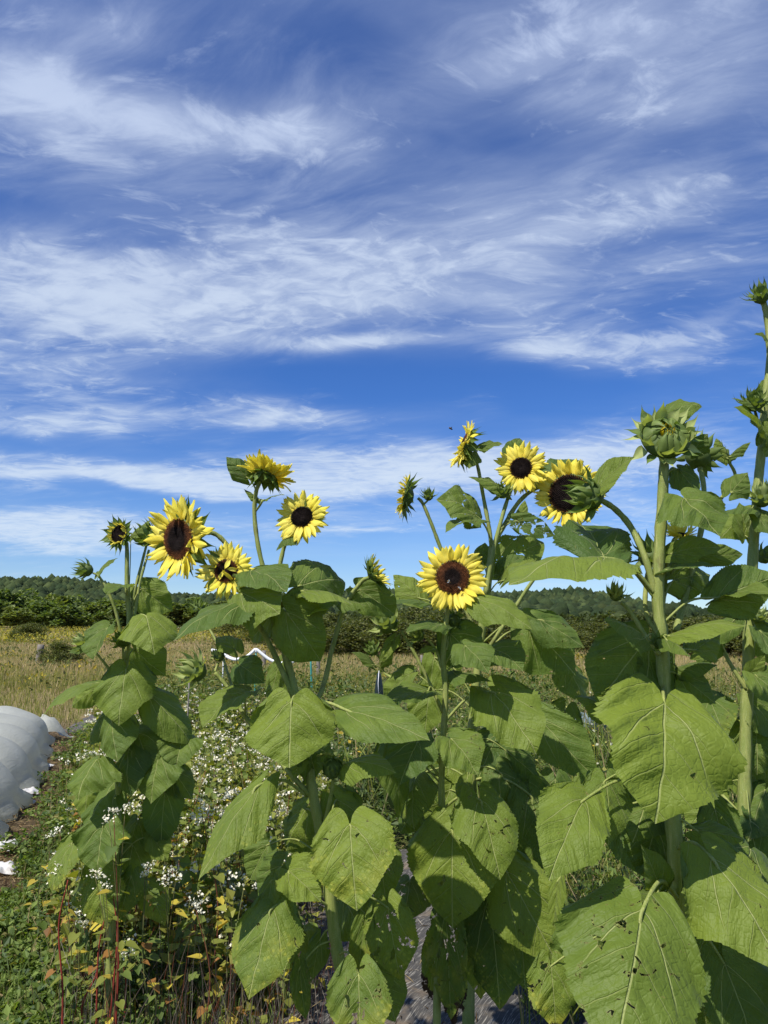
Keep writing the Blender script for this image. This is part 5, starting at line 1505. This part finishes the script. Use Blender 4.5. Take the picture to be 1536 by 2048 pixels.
DL = [
    ((950, 912), (962, 893, -.01), (1006, 888, -.02), .75, -10, .5, .2, 0, .3, 0),
    ((950, 912), (945, 905, -.04), (938, 938, -.07), .9, 0, .4, .2, 0, .1, 0),
    ((1030, 965), (1020, 912, .03), (1040, 876, .05), .8, 0, .4, .1, 0, 0, 0),
    ((1020, 990), (1012, 982, -.03), (936, 954, -.05), .52, 15, .6, .1, 0, .1, 0),
    ((984, 1080), (950, 1030, -.02), (872, 1000, -.05), 1.15, 10, 1.0, .2, .1, 0, .35),
    ((984, 1085), (958, 1040, -.05), (890, 1066, -.10), .75, 30, .8, .3, .1, 0, .3),
    ((994, 1075), (1032, 1042, -.03), (1110, 1072, -.04), .55, 30, .7, .3, .1, 0, .9),
    ((1000, 1060), (1040, 1040, -.02), (1050, 1000, .0), .5, 0, .5, .2, .1, .1, .4),
    ((1066, 980, .05), (1092, 965, .08), (1168, 922, .1), .85, 10, .6, .1, 0, 0, .2),
    ((978, 1150), (990, 1130, .06), (1088, 1085, .10), .75, 20, .7, .1, .1, 0, .45),
    ((978, 1160), (1000, 1150, .02), (1050, 1112, -.02), .7, 0, .9, .3, .1, .05, .4),
    ((978, 1170), (962, 1120, .05), (970, 1085, .06), .9, 0, .5, .1, .1, 0, .4),
    ((976, 1190), (1010, 1160, -.06), (1072, 1120, -.12), .5, -25, .5, .2, .1, .2, 0),
    ((960, 1290), (1080, 1240, -.10), (1170, 1296, -.12), .75, 5, .5, .1, .1, 0, .4),
    ((958, 1330), (1060, 1252, -.05), (1152, 1352, -.05), 1.0, 5, .5, .1, .1, 0, .4),
    ((950, 1400), (870, 1315, .05), (905, 1395, .05), 1.0, 10, .5, .1, 0, 0, .3),
    ((948, 1420), (860, 1380, .06), (850, 1470, .06), .9, 5, .5, .1, .1, .05, 0),
    ((946, 1450), (1080, 1438, -.12), (1198, 1564, -.20), .62, 25, .5, .15, .2, 0, .3),
    ((945, 1480), (1010, 1500, .0), (1080, 1560, -.02), .9, 0, .5, .1, .1, 0, .2),
    ((943, 1540), (1000, 1545, -.04), (1060, 1640, -.06), 1.0, 0, .5, .1, .2, 0, .3),
    ((943, 1560), (1060, 1590, -.08), (1095, 1745, -.12), .75, -6, .5, .1, .3, .15, .5),
    ((943, 1600), (1020, 1640, .02), (1075, 1760, .02), .9, 0, .5, .1, .3, 0, .4),
    ((942, 1620), (900, 1580, .08), (870, 1660, .1), 1.0, 0, .5, .1, .3, 0, .2),
    ((942, 1560), (850, 1545, .10), (815, 1640, .12), 1.0, 8, .5, .1, .2, 0, .3),
    ((942, 1500), (935, 1555, -.04), (915, 1600, -.06), .6, 10, .5, .3, .5, .6, .2),
    ((942, 1640), (970, 1720, .05), (1010, 1860, .06), .7, 0, .5, .1, .5, 0, .4)]
for (nd, b, t, ra, ro, be, fo, we, hu, ho) in DL:
    Dd.leaf(nd, b, t, ra, ro, be, fo, we, hu, ho)

# --- E: the near plant on the right with the big closed head
E = Plant('nearest sunflower, topped by a big closed green head, very large leaves low down', 1378, 1.7)
E.stem([(1366, 1900), (1356, 1760), (1346, 1640), (1336, 1500), (1328, 1400), (1325, 1300), (1316, 1200), (1319, 1100), (1325, 1000), (1328, 935), (1330, 905, .02)], .0195, .0105, to_ground=True)
E.stem([(1312, 1192), (1290, 1115, .0), (1262, 1055, .02), (1232, 1020, .03), (1205, 1002, .02), (1192, 998, .01)], .0082, .0062, 'branch')
E.stem([(1352, 1262, .02), (1370, 1195, .05), (1388, 1120, .07), (1404, 1050, .1), (1408, 980, .12), (1398, 925, .14)], .008, .006, 'branch')
E.stem([(1322, 1240, .03), (1334, 1130, .06), (1346, 1086, .07), (1354, 1074, .07)], .006, .005, 'branch')
E.stem([(1318, 1270, -.01), (1292, 1225, .03), (1293, 1160, .05), (1300, 1135, .05)], .006, .005, 'branch')
E.stem([(1318, 1310, -.02), (1290, 1270, .0), (1262, 1225, .02), (1242, 1204, .02)], .0055, .0042, 'branch')
E.stem([(1404, 1050, .1), (1440, 1000, .14), (1470, 955, .16), (1456, 920, .16)], .005, .004, 'branch')
E.closed_head((1331, 874, -.01), (-.10, -.88, .40), px(50, 1.7))
E.bud((1178, 992, .0), (-.95, -.22, .05), px(30, 1.7), 1.35, False, 26, 48)
E.bud((1396, 912, .14), (.4, .6, .4), px(26, 1.8), 1.3, False, 20, 20)
E.head((1360, 1070, .08), (-.05, -.4, .8), px(13, 1.8), px(24, 1.8), 22, 30, 14, px(20, 1.8), 12, 10, 2, True, .9)
E.bud((1300, 1112, .05), (-.2, -.2, .8), px(24, 1.75), 1.5, False, 22, 25)
E.bud((1232, 1190, .02), (.05, -.4, .9), px(13, 1.7), 1.9, True, 18)
E.bud((1440, 908, .16), (-.6, -.3, .4), px(11, 1.85), 1.6)
E.bud((1318, 1285, -.06), (-.1, -.8, .3), px(11, 1.7), 1.5)
EL = [
    ((1330, 905, .03), (1328, 846, .05), (1404, 814, .02), .92, -10, 1.7, .15, 0, .15, 0),
    ((1192, 998, .01), (1194, 980, -.01), (1270, 913, -.02), .62, -25, .5, .2, 0, .4, 0),
    ((1324, 1050), (1368, 998, -.05), (1440, 1074, -.12), 1.3, -6, .3, .1, 0, .3, 0),
    ((1326, 960), (1356, 938, .02), (1395, 990, -.02), .75, 15, .5, .2, 0, .05, 0),
    ((1398, 930, .14), (1384, 905, .06), (1416, 868, .04), .9, 10, .5, .1, 0, .05, 0),
    ((1456, 920, .16), (1456, 918, .14), (1432, 876, .15), .8, 10, .4, .2, 0, .1, 0),
    ((1456, 920, .16), (1458, 914, .14), (1502, 884, .12), .45, -20, .4, .2, 0, .3, 0),
    ((1470, 955, .16), (1462, 985, .1), (1496, 945, .12), .8, 0, .4, .1, 0, .2, 0),
    ((1330, 1150, .05), (1340, 1108, .0), (1442, 1096, -.02), .62, -5, .5, .1, 0, .25, 0),
    ((1340, 1150, .05), (1400, 1112, .05), (1486, 1108, .06), .5, 40, .7, .1, 0, .7, 0),
    ((1322, 1170), (1332, 1140, -.02), (1432, 1132, -.08), .42, -40, .5, .1, 0, .2, 0),
    ((1322, 1230), (1348, 1160, .04), (1420, 1150, .1), .8, 20, .5, .1, 0, 0, 0),
    ((1322, 1250), (1437, 1195, -.02), (1560, 1150, -.04), .85, 18, .7, .2, 0, .05, 0),
    ((1322, 1250), (1440, 1196, .0), (1560, 1192, -.12), .5, -30, .6, .1, 0, .2, 0),
    ((1313, 1192), (1206, 1116, -.05), (1018, 1174, -.20), .86, 38, .5, .05, .1, .12, .12),
    ((1312, 1200), (1205, 1112, -.02), (1160, 1050, .12), 1.1, 20, .5, .1, .1, 0, .2),
    ((1318, 1290), (1290, 1276, -.08), (1208, 1240, -.15), .72, 28, .4, .08, 0, .3, 0),
    ((1320, 1290), (1336, 1272, -.06), (1494, 1252, -.16), .5, -32, .6, .12, 0, .25, .0),
    ((1322, 1300), (1332, 1278, -.10), (1380, 1314, -.16), .75, -25, .6, .2, 0, .3, 0),
    ((1318, 1320), (1292, 1282, .04), (1196, 1408, .02), 1.0, 0, .5, .08, .1, .05, .15),
    ((1322, 1340), (1390, 1300, .06), (1440, 1270, .1), .8, 0, .5, .1, 0, 0, 0),
    ((1325, 1330), (1356, 1335, .03), (1436, 1330, -.03), .72, -20, .5, .1, 0, .2, 0),
    ((1322, 1340), (1312, 1330, .04), (1274, 1352, .0), .95, 0, .5, .1, 0, .25, .2),
    ((1326, 1350), (1360, 1352, .02), (1432, 1408, .0), .8, 20, .5, .1, 0, 0, 0),
    ((1326, 1390), (1328, 1412, -.13), (1311, 1648, -.24), 1.12, -10, .45, .05, .25, .55, .05),
    ((1326, 1390), (1300, 1405, -.02), (1256, 1360, -.08), .9, 0, .5, .1, 0, .2, 0),
    ((1330, 1460), (1222, 1420, .04), (1150, 1392, .06), .85, 20, .5, .15, .1, .85, 0),
    ((1340, 1600), (1168, 1600, -.14), (1098, 1762, -.25), .72, 10, .5, .08, .2, .4, .15),
    ((1338, 1560), (1212, 1560, -.04), (1216, 1694, -.10), .85, -8, .5, .12, .2, .4, .15),
    ((1338, 1560), (1172, 1560, .05), (1190, 1630, .03), .9, 20, .5, .2, .1, .6, .1),
    ((1340, 1590), (1330, 1480, .04), (1262, 1450, .06), 1.1, 0, .5, .1, .1, .15, 0),
    ((1356, 1790), (1318, 1776, -.08), (1282, 1690, -.12), .66, 0, .4, .2, .05, .5, 0),
    ((1356, 1790), (1312, 1790, -.12), (1276, 1808, -.16), .6, 10, .4, .2, .05, .5, 0),
    ((1356, 1795), (1325, 1790, -.09), (1352, 1828, -.12), .8, 0, .4, .2, .05, .3, 0),
    ((1358, 1800), (1286, 1818, -.22), (1226, 2130, -.36), .97, 0, .45, .05, .22, .6, .5),
    ((1350, 1700), (1424, 1716, -.14), (1578, 1960, -.26), .80, -6, .45, .05, .2, .3, .12),
    ((1346, 1640), (1392, 1660, -.02), (1490, 1680, -.05), .7, -10, .6, .2, .1, 0, .3),
    ((1346, 1650), (1310, 1650, .06), (1284, 1752, .08), 1.0, 0, .5, .1, .2, 0, .2),
    ((1360, 1830), (1450, 1930, -.04), (1510, 2110, -.08), .95, 0, .5, .1, .3, .05, .2),
    ((1362, 1850), (1400, 1980, .04), (1420, 2100, .04), .9, 0, .5, .1, .3, 0, .2),
    ((1340, 1590), (1118, 1758, .0), (1108, 1856, -.02), .38, 20, .5, .3, .3, .2, 0),
    ((1364, 1880), (1102, 1932, .10), (1112, 2060, .08), .9, 0, .5, .1, .85, .6, .7),
    ((1364, 1880), (1150, 1860, .15), (1170, 1980, .15), .9, 0, .5, .1, .4, .1, .3),
    ((1335, 1480), (1290, 1400, .06), (1236, 1430, .08), .9, 0, .5, .1, 0, .1, 0)]
for (nd, b, t, ra, ro, be, fo, we, hu, ho) in EL:
    E.leaf(nd, b, t, ra, ro, be, fo, we, hu, ho)

# --- F: tallest plant at the picture's right edge
Ff = Plant('tallest sunflower at the right edge, only small spiky green buds on it', 1492, 2.35)
Ff.stem([(1490, 1800), (1489, 1630), (1491, 1500), (1496, 1330), (1501, 1200), (1508, 1080), (1515, 980), (1523, 900), (1531, 800), (1540, 720), (1536, 650), (1530, 615), (1525, 602)], .0215, .0088, to_ground=True)
Ff.stem([(1526, 880), (1516, 845, -.03), (1510, 822, -.04)], .0055, .0045, 'branch')
Ff.stem([(1494, 1380, -.01), (1462, 1330, .0), (1436, 1280, .02), (1424, 1262, .02)], .007, .0045, 'branch')
Ff.stem([(1490, 1640), (1462, 1610, .02), (1440, 1585, .05)], .008, .005, 'branch')
Ff.bud((1522, 592, -.01), (-.35, -.3, .8), px(17, 2.35), 1.55, False, 22)
Ff.bud((1508, 805, -.05), (-.15, -.6, .6), px(19, 2.35), 1.4, False, 24)
Ff.bud((1524, 995, -.05), (-.1, -.4, .8), px(20, 2.35), 1.4, True, 24)
Ff.bud((1528, 1112, .05), (.5, -.3, .5), px(16, 2.35), 1.4, False, 20)
Ff.bud((1515, 1232, -.05), (.1, -.4, .8), px(14, 2.35), 1.4, True, 20)
FL = [
    ((1538, 700), (1540, 690, -.03), (1508, 668, -.06), .8, 10, .5, .3, 0, .2, 0),
    ((1524, 890), (1524, 885, -.04), (1466, 816, -.10), .85, 25, .7, .5, 0, .45, 0),
    ((1526, 890), (1528, 880, -.06), (1580, 830, -.10), .8, -20, .6, .4, 0, .45, 0),
    ((1530, 810), (1522, 818, -.06), (1462, 796, -.08), .42, 20, .4, .2, 0, .3, 0),
    ((1530, 800), (1534, 790, .0), (1570, 740, .0), .7, 0, .4, .2, 0, .3, 0),
    ((1514, 1010), (1505, 1015, -.05), (1444, 1030, -.10), .5, 30, .5, .2, 0, .3, 0),
    ((1512, 1040), (1500, 1022, .04), (1440, 1078, .06), .95, 10, .5, .1, 0, .05, 0),
    ((1512, 1050), (1516, 1030, -.05), (1570, 1080, -.08), .8, 0, .6, .3, 0, .2, 0),
    ((1508, 1100), (1490, 1070, .03), (1478, 1005, .05), .7, 10, .5, .2, 0, .1, 0),
    ((1502, 1220), (1480, 1225, .02), (1450, 1200, .04), .8, 20, .6, .2, 0, .05, 0),
    ((1502, 1230), (1470, 1238, -.06), (1420, 1290, -.03), .7, 20, .5, .1, 0, .05, 0),
    ((1500, 1280), (1520, 1262, -.05), (1580, 1330, -.08), .8, 0, .5, .1, 0, .1, 0),
    ((1494, 1400), (1510, 1350, -.08), (1580, 1420, -.14), .8, 0, .5, .1, 0, .1, 0),
    ((1492, 1420), (1500, 1400, .02), (1560, 1480, .02), .9, 0, .5, .1, .1, 0, 0),
    ((1495, 1370), (1498, 1350, -.06), (1530, 1310, -.1), .6, 0, .5, .3, .1, .4, 0),
    ((1462, 1330, .0), (1424, 1264, .0), (1400, 1340, .02), .8, 0, .6, .1, 0, .05, 0),
    ((1490, 1560), (1430, 1590, .06), (1375, 1660, .08), .9, 5, .5, .1, .1, 0, .1),
    ((1490, 1560), (1500, 1640, -.04), (1580, 1720, -.06), 1.1, 0, .5, .1, .2, 0, .2),
    ((1490, 1650), (1440, 1660, .05), (1420, 1750, .06), .9, 0, .5, .1, .2, 0, .2),
    ((1490, 1500), (1530, 1500, .04), (1580, 1600, .04), .9, 0, .5, .1, .1, 0, .1),
    ((1490, 1700), (1500, 1750, .05), (1530, 1880, .05), .9, 0, .5, .1, .3, 0, .2),
    ((1490, 1750), (1440, 1800, .08), (1420, 1930, .1), .9, 0, .5, .1, .3, 0, .2),
    ((1490, 1450), (1450, 1440, .08), (1410, 1500, .1), .9, 0, .5, .1, .1, 0, .1)]
for (nd, b, t, ra, ro, be, fo, we, hu, ho) in FL:
    Ff.leaf(nd, b, t, ra, ro, be, fo, we, hu, ho)

# dense lower foliage of the plants that stand closest together
def filler(pl, spots, seed):
    r = np.random.default_rng(seed)
    for (a, b, dz, L) in spots:
        ang_ = r.uniform(-.5, .5)
        pl.leaf((a + r.uniform(-15, 15), b + r.uniform(10, 40), dz + .05), (a, b, dz), (a + L * math.sin(ang_), b + L * math.cos(ang_), dz - r.uniform(0, .1)), r.uniform(.75, 1.05), r.uniform(-25, 25),
                r.uniform(.4, .8), r.uniform(.05, .25), r.uniform(.1, .5), r.uniform(0, .3), r.uniform(0, .5))
filler(Dd, [(995, 1470, .05, 100), (1040, 1545, .08, 110), (960, 1630, .1, 120), (1085, 1640, .05, 120), (1110, 1560, .1, 110), (905, 1500, .15, 100), (1040, 1400, .1, 90), (1130, 1420, .15, 100), (1000, 1690, .12, 130), (1060, 1790, .1, 140), (1135, 1330, .12, 90)], 3)
filler(Cc, [(860, 1700, .1, 110), (830, 1560, .1, 100), (960, 1760, .08, 130), (1040, 1850, .1, 130), (820, 1760, .12, 90)], 4)
filler(E, [(1260, 1480, .12, 130), (1300, 1560, .12, 130), (1250, 1640, .14, 130), (1400, 1500, .1, 120), (1430, 1620, .12, 120), (1480, 1840, .05, 150), (1420, 1860, .08, 150), (1330, 1680, .1, 120), (1500, 1700, .08, 130), (1290, 1340, .1, 90)], 5)
filler(Ff, [(1510, 1450, .05, 100), (1460, 1520, .1, 100), (1530, 1580, .0, 110), (1420, 1400, .1, 90), (1525, 1260, .05, 80), (1440, 1740, .05, 120)], 6)
filler(A, [(210, 1600, .08, 90), (275, 1640, .1, 90), (180, 1560, .1, 80), (310, 1620, .1, 90), (250, 1440, .1, 80), (330, 1450, .1, 80), (200, 1690, .1, 90)], 8)
filler(B, [(740, 1880, .12, 110), (610, 1850, .15, 100), (690, 1800, .2, 100), (760, 1940, .15, 110), (600, 1640, .1, 100), (560, 1330, .3, 80), (690, 1590, .25, 90), (760, 1700, .2, 110)], 9)
# ------------------------------------------------------------------ bees
m, T = material('bee_body'); 
tco = T.node('ShaderNodeTexCoord').outputs['Object']
st = T.m('SINE', T.m('MULTIPLY', T.node('ShaderNodeSeparateXYZ', {0: tco}).outputs[0], 1500.0))
principled(T, T.mix(T.ramp(st, -.2, .2), (.02, .014, .01), (.26, .15, .03)), .6, .3)
m, T = material('bee_wing'); principled(T, (.42, .42, .42), .25, .5, None, None, .3)
def bee(p, label, heading, s=1.0, group=None):
    rt = empty('bee', tuple(p), label=label, category='bee', group='bees on the middle flower') if group else empty('bee', tuple(p), label=label, category='bee')
    rt.rotation_euler = heading
    V, F = lathe([(.0002, -.007), (.0022, -.0052), (.0030, -.002), (.0026, .0005), (.0018, .0014), (.0027, .0032), (.0024, .0052), (.0010, .0058), (.0017, .0066), (.0014, .0082), (.0002, .0088)], 10)
    V = V[:, [2, 0, 1]] * s
    obj('body', mesh_np('body', V, F, MAT['bee_body']), rt, (0, 0, 0))
    for sd in (-1, 1):
        for (l, w, a) in ((.009, .0030, 2.3), (.0065, .0024, 2.75)):
            n_ = 6
            u = np.linspace(0, 1, n_)
            wv = w * np.sin(np.pi * u ** .7) * .5
            c = np.stack([np.cos(a) * u * l + .003, sd * np.sin(a) * u * l + sd * .001, .0028 + .0012 * u], 1)
            pr = np.array([-np.sin(a), sd * np.cos(a), 0])
            Vw = np.concatenate([c + pr * wv[:, None], c - pr * wv[:, None], c + pr * wv[:, None] + [0, 0, .0002], c - pr * wv[:, None] + [0, 0, .0002]]) * s
            Fw = [[i, i + 1, n_ + i + 1, n_ + i] for i in range(n_ - 1)] + [[2 * n_ + i, 3 * n_ + i, 3 * n_ + i + 1, 2 * n_ + i + 1] for i in range(n_ - 1)]
            obj('wing', mesh_np('wing', Vw, np.array(Fw), MAT['bee_wing']), rt, (0, 0, 0))
    return rt
bee(P(897, 1163, 2.405), 'bee on the dark disc, the one nearer the middle', (1.5, .5, 0), .85, 1)
bee(P(919, 1176, 2.40), 'bee on the dark disc near its lower right rim', (1.5, -.8, 0), .85, 1)
bee(P(901, 857, 2.5), 'small dark bee flying in the sky above the flowers', (.2, .3, .6), 1.1)
print('objects', len(bpy.data.objects))
